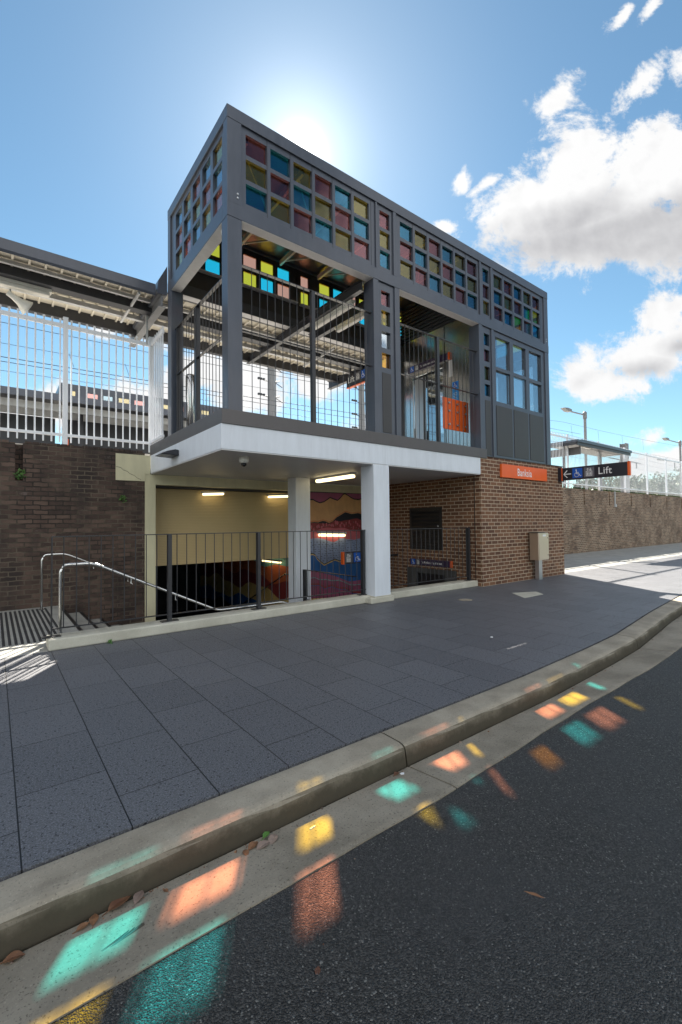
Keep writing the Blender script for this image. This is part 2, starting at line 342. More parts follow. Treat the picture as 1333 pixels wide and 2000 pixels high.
def asphalt():
    t = NT('asphalt'); p = t.pos(); v = t.n('ShaderNodeTexVoronoi', {'Vector': p, 'Scale': 165}); n = t.noise(p, 60, 4, .7); big = t.noise(p, 1.3, 5, .6)
    sep = t.n('ShaderNodeSeparateXYZ', {0: v.outputs['Color']})
    c = t.mix(t.step(sep.outputs[0], .25, 1), (.020, .0195, .019), (.084, .081, .077)); c = t.mix(t.step(sep.outputs[1], .965, .985), c, (.22, .215, .20))
    c = t.mix(t.math('MULTIPLY', t.step(big, .35, .7), .4), c, (.055, .055, .058))
    spots = t.step(t.noise(p, 5.5, 2, .4), .74, .77); c = t.mix(t.math('MULTIPLY', spots, .7), c, (.008, .008, .009))
    grit = t.step(t.noise(p, 16, 8, .8), .62, .72); c = t.mix(t.math('MULTIPLY', grit, .25), c, (.13, .125, .115))
    wv = t.n('ShaderNodeVectorMath', {0: p, 1: t.noise(p, 3, 5, out='Color')}, operation='ADD').outputs[0]
    ck = t.n('ShaderNodeTexVoronoi', {'Vector': wv, 'Scale': .8}, feature='DISTANCE_TO_EDGE').outputs['Distance']; c = t.mix(t.math('MULTIPLY', t.step(ck, .006, .002), t.math('MULTIPLY', t.step(big, .5, .6), .6)), c, (.01, .01, .01))
    h = t.math('ADD', t.math('MULTIPLY', v.outputs['Distance'], -1), n)
    return t.bsdf(c, t.math('ADD', t.math('MULTIPLY', n, .3), .5), 0, t.bump(h, 1.0, .012), .5)
M['asphalt'] = asphalt()
def concrete(name, c1, c2, grime=0, speck=.5):
    t = NT(name); p = t.pos(); n = t.noise(p, 2.1, 7, .65); f = t.noise(p, 90, 3, .7); g = t.noise(p, 14, 5, .7)
    c = t.mix(t.step(n, .3, .7), c1, c2); c = t.mix(t.math('MULTIPLY', t.step(f, .58, .68), speck), c, tuple(x*.28 for x in c1))
    c = t.mix(t.math('MULTIPLY', t.step(f, .40, .30), .35), c, tuple(min(1, x*1.6) for x in c2))
    st = t.step(t.noise(t.map(p, (.8, 2.5, 2)), 1.4, 7, .7), .55, .75); c = t.mix(t.math('MULTIPLY', st, .35), c, tuple(x*.45 for x in c1))
    if grime:      # black algae that grows in an uneven strip where water stands against the kerb
        sp = t.n('ShaderNodeSeparateXYZ', {0: p}); zz = t.math('ADD', sp.outputs[2], t.math('MULTIPLY', t.math('SUBTRACT', t.noise(p, 6, 6, .7), .5), .16))
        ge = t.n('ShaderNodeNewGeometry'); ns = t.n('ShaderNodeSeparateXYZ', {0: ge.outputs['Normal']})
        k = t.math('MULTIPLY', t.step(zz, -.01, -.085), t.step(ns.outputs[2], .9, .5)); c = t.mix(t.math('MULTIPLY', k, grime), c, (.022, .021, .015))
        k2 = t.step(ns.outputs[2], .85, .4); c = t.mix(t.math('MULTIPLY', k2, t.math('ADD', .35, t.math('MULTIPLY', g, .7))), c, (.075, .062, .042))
    return t.bsdf(c, .82, 0, t.bump(t.math('ADD', f, g), .35, .004), .3)
M['kerb'] = concrete('kerb concrete', (.24, .208, .16), (.38, .335, .262), .95)
M['gutter'] = concrete('gutter concrete', (.20, .172, .130), (.32, .28, .218), 0, .8)
M['conc'] = concrete('pale concrete', (.42, .40, .33), (.55, .53, .45), 0, .3)
M['path'] = concrete('footpath concrete', (.26, .26, .245), (.34, .335, .31), 0, .3)
M['dark'] = concrete('dark concrete', (.05, .05, .05), (.08, .08, .08), 0, .3)  # near-black grey for ground sheet, underpass surfaces, crack and door frame
M['ballast'] = concrete('platform ground', (.42, .40, .37), (.52, .50, .46))
def shutter():
    t = NT('ribbed beige cladding'); p = t.pos(); sp = t.n('ShaderNodeSeparateXYZ', {0: p})
    w = t.math('SINE', t.math('MULTIPLY', sp.outputs[2], 2*math.pi/.036)); n = t.noise(p, 1.2, 5)
    c = t.mix(n, (.46, .34, .16), (.58, .44, .22)); c = t.mix(t.math('MULTIPLY', t.step(w, -.4, -1), .18), c, (.25, .18, .09))
    return t.bsdf(c, .5, 0, t.bump(w, .3, .004))
M['shutter'] = shutter()
def leafm(name, a, b):
    t = NT(name); p = t.pos(); n = t.noise(p, 1.1, 3); n2 = t.noise(p, 12, 2)
    return t.bsdf(t.mix(t.step(t.math('ADD', t.math('MULTIPLY', n, .6), t.math('MULTIPLY', n2, .4)), .35, .65), a, b), .6)
M['leaf'] = leafm('tree leaves', (.020, .045, .010), (.085, .13, .035)); M['leaf2'] = leafm('weed leaves', (.03, .09, .015), (.10, .22, .04))
M['bark'] = leafm('bark', (.05, .04, .03), (.12, .095, .07)); M['dry'] = leafm('dry leaf brown', (.10, .04, .02), (.26, .13, .06)); M['dry2'] = leafm('dry leaf grey', (.16, .11, .09), (.30, .22, .17))
M['tactile'] = paint('black tactile studs', (.015, .015, .017), .6, .2, 4)
for k, c in dict(mplum=(0.320, 0.085, 0.160), mtan=(0.566, 0.311, 0.133), mblack=(0.012, 0.012, 0.018), mred=(0.246, 0.038, 0.038), mrose=(0.490, 0.113, 0.133), mpink=(0.415, 0.085, 0.151), mgrey=(0.246, 0.302, 0.452), mblue=(0.016, 0.104, 0.320), mplum2=(0.246, 0.056, 0.113), mteal=(0.151, 0.377, 0.358), mgold=(0.603, 0.415, 0.151), mrust=(0.528, 0.133, 0.056)).items(): M[k] = paint('mural '+k[1:], c, .6, .12, 3)
# ================================================================== THE SETTING
def lerp(tb, x):
    if x <= tb[0][0]: return tb[0][1]
    for (a, b), (c, d) in zip(tb, tb[1:]):
        if x <= c: return b+(d-b)*(x-a)/(c-a)
    return tb[-1][1]
EDGE = [(-80, 2.385), (4, 2.385), (5.5, 2.445), (6.35, 2.50), (7.38, 2.63), (8.3, 2.75), (9.4, 2.86), (10.8, 3.0), (14, 3.3), (20, 3.7), (30, 4.0), (200, 4.0)]
GUTE = [(-80, 1.71), (2.1, 1.715), (3.8, 1.79), (5.7, 1.815), (6.6, 1.87), (8, 2.0), (9.4, 2.2), (11, 2.4), (14, 2.7), (20, 3.1), (30, 3.4), (200, 3.4)]
XS = [-60, -30, -10, -4, -2, -1]+[i*.2 for i in range(-4, 81)]+[17, 18, 20, 25, 30, 60, 120]
# one big sheet of ground with the stair pit left open
g = MB(); Z0 = -.30
def gq(x0, x1, y0, y1, z=Z0): g.quad((x0,y0,z),(x1,y0,z),(x1,y1,z),(x0,y1,z))
gq(-900, 900, -900, 6.5); gq(-900, .8, 6.5, 18.2); gq(9, 900, 6.5, 18.2); gq(-900, 900, 18.2, 900)
struct('ground', g, M['dark'])
# road
r = MB(); xs = XS
for a, b in zip(xs, xs[1:]):
    r.quad((a,-14,-.14),(b,-14,-.14),(b,-2,-.03),(a,-2,-.03)); r.quad((a,-2,-.03),(b,-2,-.03),(b,lerp(GUTE,b)+.01,-.100),(a,lerp(GUTE,a)+.01,-.100))
struct('road', r, M['asphalt'])
# gutter slab with expansion joints
JN = [-3.85, -.85, 2.15, 6.35, 9.4]
g = MB()
cuts = sorted(set(XS+[j-.006 for j in JN]+[j+.006 for j in JN]))
for a, b in zip(cuts, cuts[1:]):
    if any(abs((a+b)/2-j) < .006 for j in JN): continue
    def gp(x):
        e = lerp(EDGE, x); q = lerp(GUTE, x)+.0045*math.sin(x*31)*math.sin(x*7.3); return [(x, q, -.25), (x, q, -.094), (x, q+.03, -.092), (x, e-.285, -.128), (x, e-.285, -.25)]
    A, B = gp(a), gp(b); g.add(A+B, [(0,5,6,1),(1,6,7,2),(2,7,8,3)]+[(0,1,2,3,4),(9,8,7,6,5)])
struct('gutter', g, M['gutter'])
# kerb
k = MB(); prof = [(-.012, -.25), (-.012, -.012), (-.02, -.004), (-.05, 0), (-.20, -.002), (-.225, -.007), (-.245, -.018), (-.256, -.035), (-.272, -.13), (-.272, -.25)]
for a, b in zip(cuts, cuts[1:]):
    if any(abs((a+b)/2-j) < .006 for j in JN): continue
    w1 = .004*math.sin(a*9.1); w2 = .004*math.sin(b*9.1)
    A = [(a, lerp(EDGE, a)+y+(w1 if z < -.02 else 0), z) for y, z in prof]; B = [(b, lerp(EDGE, b)+y+(w2 if z < -.02 else 0), z) for y, z in prof]
    n = len(prof); k.add(A+B, [(i, i+1, n+i+1, n+i) for i in range(n-1)]+[tuple(range(n)), tuple(reversed(range(n, 2*n)))])
struct('kerb', k, M['kerb'])
# paved footpath and concrete beyond
p = MB()
for a, b in zip(XS, XS[1:]):
    p.quad((a,lerp(EDGE,a),0),(b,lerp(EDGE,b),0),(b,6.32,0),(a,6.32,0)); p.quad((b,lerp(EDGE,b),0),(a,lerp(EDGE,a),0),(a,lerp(EDGE,a),-.28),(b,lerp(EDGE,b),-.28))
struct('pavement', p, M['paver'])
p = MB(); p.box(-60, 1.0, 6.32, 9.9, -.2, -.001); p.box(12.2, 120, 6.32, 9.9, -.2, -.001)
for i in range(9): p.box(14.6+3.2*i, 14.612+3.2*i, 6.33, 9.88, -.05, .0005)
struct('concrete_path', p, M['path'])
# street on the other side, so that glass and gloss have something to mirror
p = MB(); p.box(-60, 120, -19, -14, -.3, -.02); struct('far_footpath', p, M['path'])
# embankment and platform level behind the retaining walls
p = MB(); p.box(-300, 300, 10.25, 14.2, 2.7, 3.02); p.quad((-300,14.2,1.9),(300,14.2,1.9),(300,400,1.9),(-300,400,1.9))
struct('railway_ground', p, M['ballast'])

# ------------------------------------------------------------------ stairs and underpass
st = thing('staircase', 'pale concrete stairs with black nosing strips going down beside the brick wall', 'stairs', (1.0, 8.2, 0))
b = MB(); nz = MB(); x = 1.0; z = 0
for i in range(5):
    z -= .166; b.box(x, x+.34, 6.62, 9.9, z-1.0, z); nz.box(x+.295, x+.343, 6.66, 9.86, z-.03, z+.004); x += .34
b.box(x, x+1.1, 6.62, 9.9, z-1.0, z); x += 1.1
for i in range(6):
    z -= .17; b.box(x, x+.32, 6.62, 9.9, z-.9, z); nz.box(x+.275, x+.323, 6.66, 9.86, z-.03, z+.004); x += .32
nz.box(.955, 1.003, 6.66, 9.86, -.03, .004)
part('steps', b, M['path'], st); part('nosing_strips', nz, M['black'], st)
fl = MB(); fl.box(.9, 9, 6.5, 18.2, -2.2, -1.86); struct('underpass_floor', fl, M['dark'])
up = thing('underpass', 'dark pedestrian underpass mouth with beige ribbed bulkhead and cream frame', 'underpass', (4.6, 9.9, -1.86))
b = MB(); b.box(2.48, 8.79, 9.9, 10.1, 2.33, 2.54); b.box(1.925, 2.48, 9.885, 10.0, 2.39, 2.93); b.box(2.48, 2.585, 9.89, 10.0, 2.54, 2.93); part('lintel', b, M['cream'], up)
b = MB(); pts = [(1.93, 2.66), (2.02, 2.645), (2.06, 2.60), (2.14, 2.575), (2.19, 2.53), (2.27, 2.50), (2.33, 2.45), (2.40, 2.42)]
for a, c in zip(pts, pts[1:]): b.ext([(a[0], 9.882, a[1]-.004), (c[0], 9.882, c[1]-.004), (c[0], 9.882, c[1]+.004), (a[0], 9.882, a[1]+.004)], (0, .002, 0))
part('crack', b, M['dark'], up)
b = MB(); b.box(2.48, 2.69, 9.88, 10.12, -2.0, 2.33); part('jamb', b, M['cream'], up)
b = MB(); b.box(6.42, 6.545, 9.9, 10.12, -2.0, 2.33); part('jamb', b, M['cream'], up)
b = MB(); b.box(2.69, 6.42, 10.4, 10.5, .575, 2.5); part('bulkhead', b, M['shutter'], up)
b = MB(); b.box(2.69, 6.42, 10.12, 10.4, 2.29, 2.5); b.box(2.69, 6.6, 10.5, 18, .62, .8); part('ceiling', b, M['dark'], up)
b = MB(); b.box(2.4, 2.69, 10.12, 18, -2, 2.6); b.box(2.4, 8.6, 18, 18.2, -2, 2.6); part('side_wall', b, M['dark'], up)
# painted side wall of the tunnel
tw = MB(); tw.box(6.6, 6.8, 10.12, 18, -2, .8)
def curve_band(mb, mi, fn, axis, pos, lo, step):
    """a painted field below a curve; axis 'x': wall facing -y at y=pos; axis 'y': wall facing -x at x=pos"""
    mb.m = mi; pts = fn; poly = [(a, h) for a, h in pts]+[(pts[-1][0], lo), (pts[0][0], lo)]
    P3 = [((a, pos, h) if axis == 'x' else (pos, a, h)) for a, h in poly]
    mb.ext(P3, (0, step, 0) if axis == 'x' else (step, 0, 0))
def wav(y0, y1, base, amp, ph, n=28, sl=0): return [(y0+(y1-y0)*i/n, base+sl*i/n+amp*math.sin(i*.55+ph)+amp*.5*math.sin(i*1.3+ph*2)) for i in range(n+1)]
for i, (bs, amp, ph, sl) in enumerate([(.2, .08, 0, .3), (-.2, .10, 1.3, .2), (-.55, .12, 2.2, .1), (-.95, .1, .4, 0), (-1.3, .12, 3.1, 0)]):
    curve_band(tw, i+1, wav(10.13, 17.9, bs, amp, ph, sl=sl), 'y', 6.6-.002*(i+1), -1.9, .002)
part('painted_wall', tw, [M['mteal'], M['mrust'], M['mred'], M['mgold'], M['mblue'], M['mblack']], up)
# mural right of the opening
c1 = [(6.59,2.11),(6.69,2.11),(6.8,2.06),(6.91,2.03),(7.04,2.06),(7.13,2.11),(7.25,2.18),(7.35,2.15),(7.5,2.11),(7.59,2.17),(7.7,2.28),(7.76,2.3),(7.87,2.26),(7.98,2.2),(8.09,2.16),(8.25,2.15),(8.39,2.18),(8.78,2.1)]
c2 = [(6.58,1.51),(6.72,1.52),(6.84,1.51),(6.98,1.55),(7.08,1.54),(7.2,1.49),(7.33,1.54),(7.45,1.64),(7.62,1.72),(7.76,1.79),(7.86,1.77),(7.97,1.74),(8.09,1.75),(8.22,1.77),(8.38,1.73),(8.78,1.7)]
c3 = [(6.58,1.50),(7.2,1.47),(7.33,1.53),(7.41,1.56),(7.58,1.53),(7.75,1.56),(7.93,1.58),(8.11,1.61),(8.2,1.61),(8.38,1.55),(8.78,1.5)]
c4 = [(6.58,1.27),(6.72,1.27),(6.83,1.31),(6.98,1.35),(7.12,1.37),(7.28,1.36),(7.41,1.34),(7.58,1.36),(7.75,1.35),(7.88,1.3),(8.01,1.25),(8.37,1.23),(8.78,1.23)]
c5 = [(6.58,1.07),(6.67,1.09),(6.83,1.09),(6.99,1.07),(7.11,1.03),(7.24,.99),(7.36,.97),(7.47,1.01),(7.55,1.06),(7.64,1.07),(7.79,1.04),(8.08,1.01),(8.23,1.04),(8.37,1.04),(8.78,1.0)]
c6 = [(6.57,.69),(6.63,.71),(6.73,.68),(6.79,.58),(6.87,.51),(7.02,.4),(7.19,.46),(7.38,.52),(7.52,.47),(7.65,.45),(7.74,.49),(7.89,.45),(8.36,.41),(8.78,.4)]
c7 = [(6.55,.26),(6.7,.23),(6.96,.16),(7.18,.1),(7.39,.04),(7.54,-.02),(7.69,-.08),(7.86,-.14),(8.08,-.15),(8.35,-.13),(8.78,-.1)]
c8 = [(6.55,.06),(6.7,.07),(6.86,0),(7.06,-.01),(7.26,-.06),(7.51,-.07),(7.73,-.15),(7.9,-.23),(8.08,-.25),(8.35,-.25),(8.78,-.25)]
c9 = [(6.55,-.09),(6.84,-.11),(7.02,-.22),(7.26,-.18),(7.51,-.28),(7.73,-.29),(7.94,-.43),(8.28,-.48),(8.35,-.43),(8.78,-.4)]
sh = lambda c, d: [(a, h+d) for a, h in c]
mu = MB(); mu.box(6.545, 8.79, 9.9, 10.1, -2.0, 2.33)
LAY = [(1, [(6.55, 2.3), (8.78, 2.32)]), (2, sh(c1, .02)), (3, sh(c1, -.012)), (4, sh(c2, .035)), (3, sh(c2, .015)), (4, sh(c2, .005)), (2, c2), (5, c3), (6, c4), (7, c5), (2, c6), (8, sh(c6, -.025)), (9, sh(c6, -.055)), (1, c7), (10, c8), (11, sh(c8, -.02)), (5, c9), (9, sh(c9, -.045)), (11, sh(c9, -.06)), (8, [(6.55, -.48), (8.78, -.62)])]
for i, (mi, c) in enumerate(LAY):
    mi = {3: 3, 4: 4}.get(mi, mi)
    if i == 5: continue
    curve_band(mu, mi, c, 'x', 9.9-.0015*(i+1), -1.95, .0015)
rn = random.Random(3); y = 9.9-.0015*22
def oval(mb, cx, cz, rx, rz, rot, yy, n=10):
    mb.ext([(cx+rx*math.cos(a)*math.cos(rot)-rz*math.sin(a)*math.sin(rot), yy, cz+rx*math.cos(a)*math.sin(rot)+rz*math.sin(a)*math.cos(rot)) for a in [2*math.pi*k/n for k in range(n)]], (0, .001, 0))
mu.m = 6
for i in range(26):
    X = 6.62+.078*i+rn.uniform(-.02, .02); t, bo = lerp(c3, X), lerp(c4, X); oval(mu, X, bo+(t-bo)*rn.uniform(.22, .78), rn.uniform(.02, .035), rn.uniform(.03, .06), rn.uniform(-.4, .4), y)
mu.m = 10
for i in range(22):
    X = 6.6+.09*i; t, bo = lerp(c3, X), lerp(c4, X); oval(mu, X, bo+(t-bo)*rn.uniform(.1, .9), .006, .012, 0, y-.001, 5)
mu.m = 2
for rr in range(9):
    for i in range(20):
        X = 6.6+.1*i+rn.uniform(-.04, .04)+(rr % 2)*.05; Z = .98-.062*rr+rn.uniform(-.012, .012)
        if lerp(c6, X)+.03 < Z < lerp(c5, X)-.03: w = rn.uniform(.012, .032); mu.ext([(X-w, y, Z), (X+w, y, Z-.005), (X+w, y, Z+.008), (X-w, y, Z+.013)], (0, .001, 0))
mu.m = 5
for i in range(40): X = 6.58+.052*i; mu.ext([(X, y, lerp(c9, X)-.012), (X+.03, y, lerp(c9, X+.03)-.012), (X+.03, y, lerp(c9, X+.03)+.018), (X, y, lerp(c9, X)+.018)], (0, .001, 0))
mats = [M['dark'], M['mplum'], M['mblack'], M['mtan'], M['mrust'], M['mred'], M['mrose'], M['mgrey'], M['mgold'], M['mblue'], M['mteal'], M['mplum2']]
solo('mural_wall', mu, mats, 'painted mural wall of wavy plum, tan, grey and blue bands between the white columns', 'mural')
# side of the pit below the kerb upstand
ub = MB(); ub.box(.515, 8.79, 6.30, 6.62, 0, .135); ub.box(.515, 8.79, 6.335, 6.62, -2.2, 0); ub.box(5.40, 5.99, 6.155, 6.62, 0, .11)
solo('concrete_upstand', ub, M['conc'], 'low pale concrete kerb under the black stair balustrade', 'kerb', bevel=.018)

# ------------------------------------------------------------------ retaining walls
def wall_with_slots(name, x0, x1, zb, zt, slots, mat, label, y=9.9, zs=2.30):
    b = MB(); b.box(x0, x1, y, y+.36, zb, zs); e = x0
    for s, w in slots: b.box(e, s, y, y+.36, zs, zt); b.box(s, s+w, y+.2, y+.36, zs, zt); e = s+w
    b.box(e, x1, y, y+.36, zs, zt)
    rr = random.Random(5); X = x0
    while X < x1-.1 and X < (4 if x1 < 5 else 45):           # soldier course of loose header bricks on top
        if X > -3:
            if not any(s-.1 < X < s+w for s, w in slots): b.box(X, X+.10, y-rr.uniform(0, .006), y+.35, zt, zt+rr.uniform(.028, .045))
        X += .112
    return solo(name, b, mat, label, 'wall')
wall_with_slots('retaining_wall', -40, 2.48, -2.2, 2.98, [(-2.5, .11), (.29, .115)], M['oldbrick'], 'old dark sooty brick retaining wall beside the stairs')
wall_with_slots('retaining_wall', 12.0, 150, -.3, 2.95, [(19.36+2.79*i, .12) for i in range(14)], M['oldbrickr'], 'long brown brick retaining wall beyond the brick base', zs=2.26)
# weeds
def weed(label, cx, cz, y, n, sp, seed):
    rr = random.Random(seed); b = MB(); s = MB()
    for i in range(n):
        a = rr.uniform(0, 6.28); l = rr.uniform(.3, 1)*sp; q = Vector((cx+l*math.cos(a)*.8, y-rr.uniform(.01, .09), cz+l*math.sin(a)*.9-l*.2))
        s.tube([(cx, y, cz), tuple(q)], .0015, 3)
        d = Vector((rr.uniform(-1, 1), rr.uniform(-.6, .1), rr.uniform(-1, .4))).normalized()*rr.uniform(.018, .034); e = d.cross(Vector((rr.uniform(-1, 1), 1, rr.uniform(-1, 1)))).normalized()*d.length*.45
        b.add([q-d, q+e, q+d, q-e], [(0, 1, 2, 3)])
    t = thing('wall_weed', label, 'plant', (cx, y, cz), 'weeds growing on the old wall'); part('leaves', b, M['leaf2'], t); part('stems', s, M['leaf2'], t)
weed('leafy green weed growing out of the vertical slot in the dark wall', .36, 2.44, 9.93, 46, .115, 1)
weed('small fern tuft on the dark wall left of the cream jamb', 2.05, 2.02, 9.9, 26, .09, 2)
weed('tiny weed sprouting at the foot of the concrete upstand', 1.16, .012, 6.29, 8, .03, 4)

# ------------------------------------------------------------------ deck over the stairs
dk = thing('entrance_deck', 'cantilevered deck slab with white fascia and grey flashing above the stairs', 'deck', (5.7, 8, 2.55))
b = MB(); b.box(2.59, 8.79, 6.18, 9.884, 2.565, 2.935); part('white_fascia', b, M['white'], dk, bevel=.004)
b = MB(); b.box(2.60, 8.785, 6.19, 9.88, 2.548, 2.565); part('soffit', b, M['soffitw'], dk)
b = MB(); b.box(2.592, 9.02, 6.16, 9.95, 2.936, 3.15); part('flashing', b, M['band'], dk, bevel=.003)
b = MB(); b.box(9.02, 12.0, 6.5, 9.95, 2.98, 3.14); part('floor_slab', b, M['band'], dk)
def column(lab, x0, x1, y0, y1, zb):
    t = thing('column', lab, 'column', ((x0+x1)/2, (y0+y1)/2, zb), 'white square columns under the deck')
    b = MB(); b.box(x0, x1, y0, y1, zb, 2.547); part('shaft', b, M['white'], t, bevel=.006)
    b = MB(); b.box(x0-.02, x1+.02, y0-.01, y1+.02, zb-.6 if zb < 0 else zb-.02, zb+.012); part('base', b, M['conc'], t)
column('white square column standing on the concrete upstand at the pavement', 5.52, 5.91, 6.175, 6.54, .115)
column('white square column farther back in the stair pit', 5.50, 5.90, 8.85, 9.2, -1.3)

# ------------------------------------------------------------------ brick lift base
lb = thing('brick_base', 'brown brick base with pale mortar under the lift tower', 'brick wall', (10.6, 7.5, 0))
b = MB(); b.box(8.79, 12.58, 6.185, 6.42, -.3, 2.98); b.box(8.79, 9.02, 6.42, 6.9, -1.9, 2.57); b.box(8.79, 9.02, 6.9, 8.55, .30, 2.57); b.box(8.79, 9.02, 8.55, 9.9, -1.9, 2.57)
b.box(12.35, 12.58, 6.42, 9.9, -.3, 2.98); b.box(9.02, 12.35, 6.42, 9.9, 2.6, 2.97)
part('brickwork', b, M['brick'], lb)
b = MB(); b.box(8.784, 8.79, 6.355, 6.37, -.0, 2.547); part('control_joint', b, M['black'], lb)
b = MB(); b.box(9.02, 12.6, 6.165, 6.3, 2.982, 3.0); b.box(12.57, 12.6, 6.165, 9.9, 2.982, 3.0); part('capping', b, M['panel'], lb)
lv = MB(); lv.box(8.765, 8.79, 7.32, 7.39, .78, 1.86); lv.box(8.765, 8.79, 8.33, 8.40, .78, 1.86); lv.box(8.765, 8.79, 7.39, 8.33, .78, .85); lv.box(8.765, 8.79, 7.39, 8.33, 1.79, 1.86); lv.box(8.786, 8.789, 7.39, 8.33, .85, 1.79)
lo = part('louvre', lv, M['black'], lb)
s = MB()
for i in range(9): z = .87+.103*i; s.ext([(8.788, 7.39, z+.07), (8.762, 7.39, z), (8.768, 7.39, z-.004), (8.789, 7.39, z+.06)], (0, .94, 0))
part('louvre_blades', s, M['black'], lo)
s = MB(); s.box(8.755, 8.768, 7.42, 7.44, 1.36, 1.40); part('latch', s, M['lampgrey'], lo)
d = MB(); d.box(8.80, 8.86, 6.9, 8.55, .17, .30); d.box(8.80, 8.86, 6.9, 7.28, -1.86, .17); d.box(8.80, 8.86, 8.22, 8.55, -1.86, .17); dr = part('door_frame', d, M['dark'], lb)
d = MB(); d.box(8.87, 8.9, 7.28, 8.22, -1.86, .17); part('door_leaf', d, M['black'], dr)

# ------------------------------------------------------------------ upper glazed frame
hb = thing('entrance_pavilion', 'tall charcoal steel entrance frame with rows of coloured glass squares around its top', 'station building', (7.3, 7.6, 3.15))
YF, YB, X0, X1 = 6.18, 9.07, 2.70, 11.975
def prt(name, boxes, mat, parent=hb, bevel=.004, **k):
    b = MB()
    for q in boxes: b.box(*q)
    return part(name, b, mat, parent, bevel=bevel, **k)
def post(x0, x1, y0, y1, z0=3.15, z1=6.05, mat='frame'): return prt('post', [(x0, x1, y0, y1, z0, z1)], M[mat])
post(2.70, 2.93, YF, YF+.22); post(2.70, 2.93, YB-.22, YB); post(5.58, 5.71, YF, YF+.28); post(6.135, 6.265, YF, YF+.28); post(8.83, 8.965, YF, YF+.28)
post(9.325, 9.42, YF, YF+.2, 3.0); post(11.78, X1, YF, YF+.22, 3.0); post(11.78, X1, YB-.22, YB, 3.0); post(9.0, 9.15, YB-.15, YB)
# beams and caps
def ring(name, z0, z1, o, w):
    prt(name, [(X0-o, X1+o, YF-o, YF-o+w, z0, z1)], M['frame']); prt(name, [(X0-o, X1+o, YB+o-w, YB+o, z0, z1)], M['frame'])
    prt(name, [(X0-o, X0-o+w, YF-o+w+.001, YB+o-w-.001, z0, z1)], M['frame']); prt(name, [(X1+o-w, X1+o, YF-o+w+.001, YB+o-w-.001, z0, z1)], M['frame'])
ring('cap_beam', 7.545, 7.74, .004, .12); ring('transom_beam', 6.052, 6.268, .004, .19)
for (x0, x1, y0, y1) in ((2.70, 2.93, YF, YF+.15), (11.78, X1, YF, YF+.15), (2.70, 2.85, YB-.15, YB), (11.82, X1, YB-.15, YB), (5.66, 5.70, YF, YF+.1), (6.12, 6.20, YF, YF+.1), (8.90, 8.965, YF, YF+.1), (9.34, 9.42, YF, YF+.1)):
    prt('post', [(x0, x1, y0, y1, 6.27, 7.543)], M['frame'])
for X, Z in ((2.865, 6.37), (2.865, 6.43), (11.87, 6.36), (11.87, 6.42)):
    b = MB(); b.lathe((X, YF-.002, Z), [(.017, 0), (.017, .006), (.008, .012)], 12, 'y')
    b.v = [(x, 2*(YF-.001)-y, z) for x, y, z in b.v]; part('bolt_head', b, M['galv'], hb)
prt('roof', [(X0+.13, X1-.13, YF+.13, YB-.13, 7.60, 7.70)], M['frame2'], bevel=0)
ROWS = [(7.13, 7.445), (6.745, 7.06), (6.36, 6.675)]
def framed(name, plane, pos, a0, a1, z0, z1, cols, rows, th=.05, mat='frame', inner=1):
    """slab with rectangular openings; plane 'y': cols are x ranges, 'x': cols are y ranges. returns the part"""
    b = MB(); p0, p1 = (pos, pos+th) if inner > 0 else (pos-th, pos)
    def bx(a, c, zz0, zz1):
        if c-a < 1e-4 or zz1-zz0 < 1e-4: return
        b.box(a, c, p0, p1, zz0, zz1) if plane == 'y' else b.box(p0, p1, a, c, zz0, zz1)
    e = a0; rr = sorted(rows)
    for c in cols:
        bx(e, c[0], z0, z1); zz = z0
        for r_ in rr: bx(c[0], c[1], zz, r_[0]); zz = r_[1]
        bx(c[0], c[1], zz, z1); e = c[1]
    bx(e, a1, z0, z1); return part(name, b, M[mat], hb)
def pane(parent, plane, pos, c, r_, mat, lab=None, th=.008):
    b = MB(); e = .012
    b.box(c[0]-e, c[1]+e, pos, pos+th, r_[0]-e, r_[1]+e) if plane == 'y' else b.box(pos, pos+th, c[0]-e, c[1]+e, r_[0]-e, r_[1]+e)
    return part('pane', b, mat, parent, label=lab)
NM = {'P': 'pink glass pane', 'C': 'cyan glass pane', 'Y': 'yellow glass pane', 'W': 'clear glass pane', 'O': 'amber glass pane'}
SEQ = 'PCY'
colx = [(3.012+.428*i, 3.372+.428*i) for i in range(6)]; nar = [(5.785, 6.045)]
colb = [(6.33+.428*i, 6.685+.428*i) for i in range(6)]; nar2 = [(9.055, 9.29)]; colc = [(9.495+.438*i, 9.845+.438*i) for i in range(5)]
seam = []
k = 0
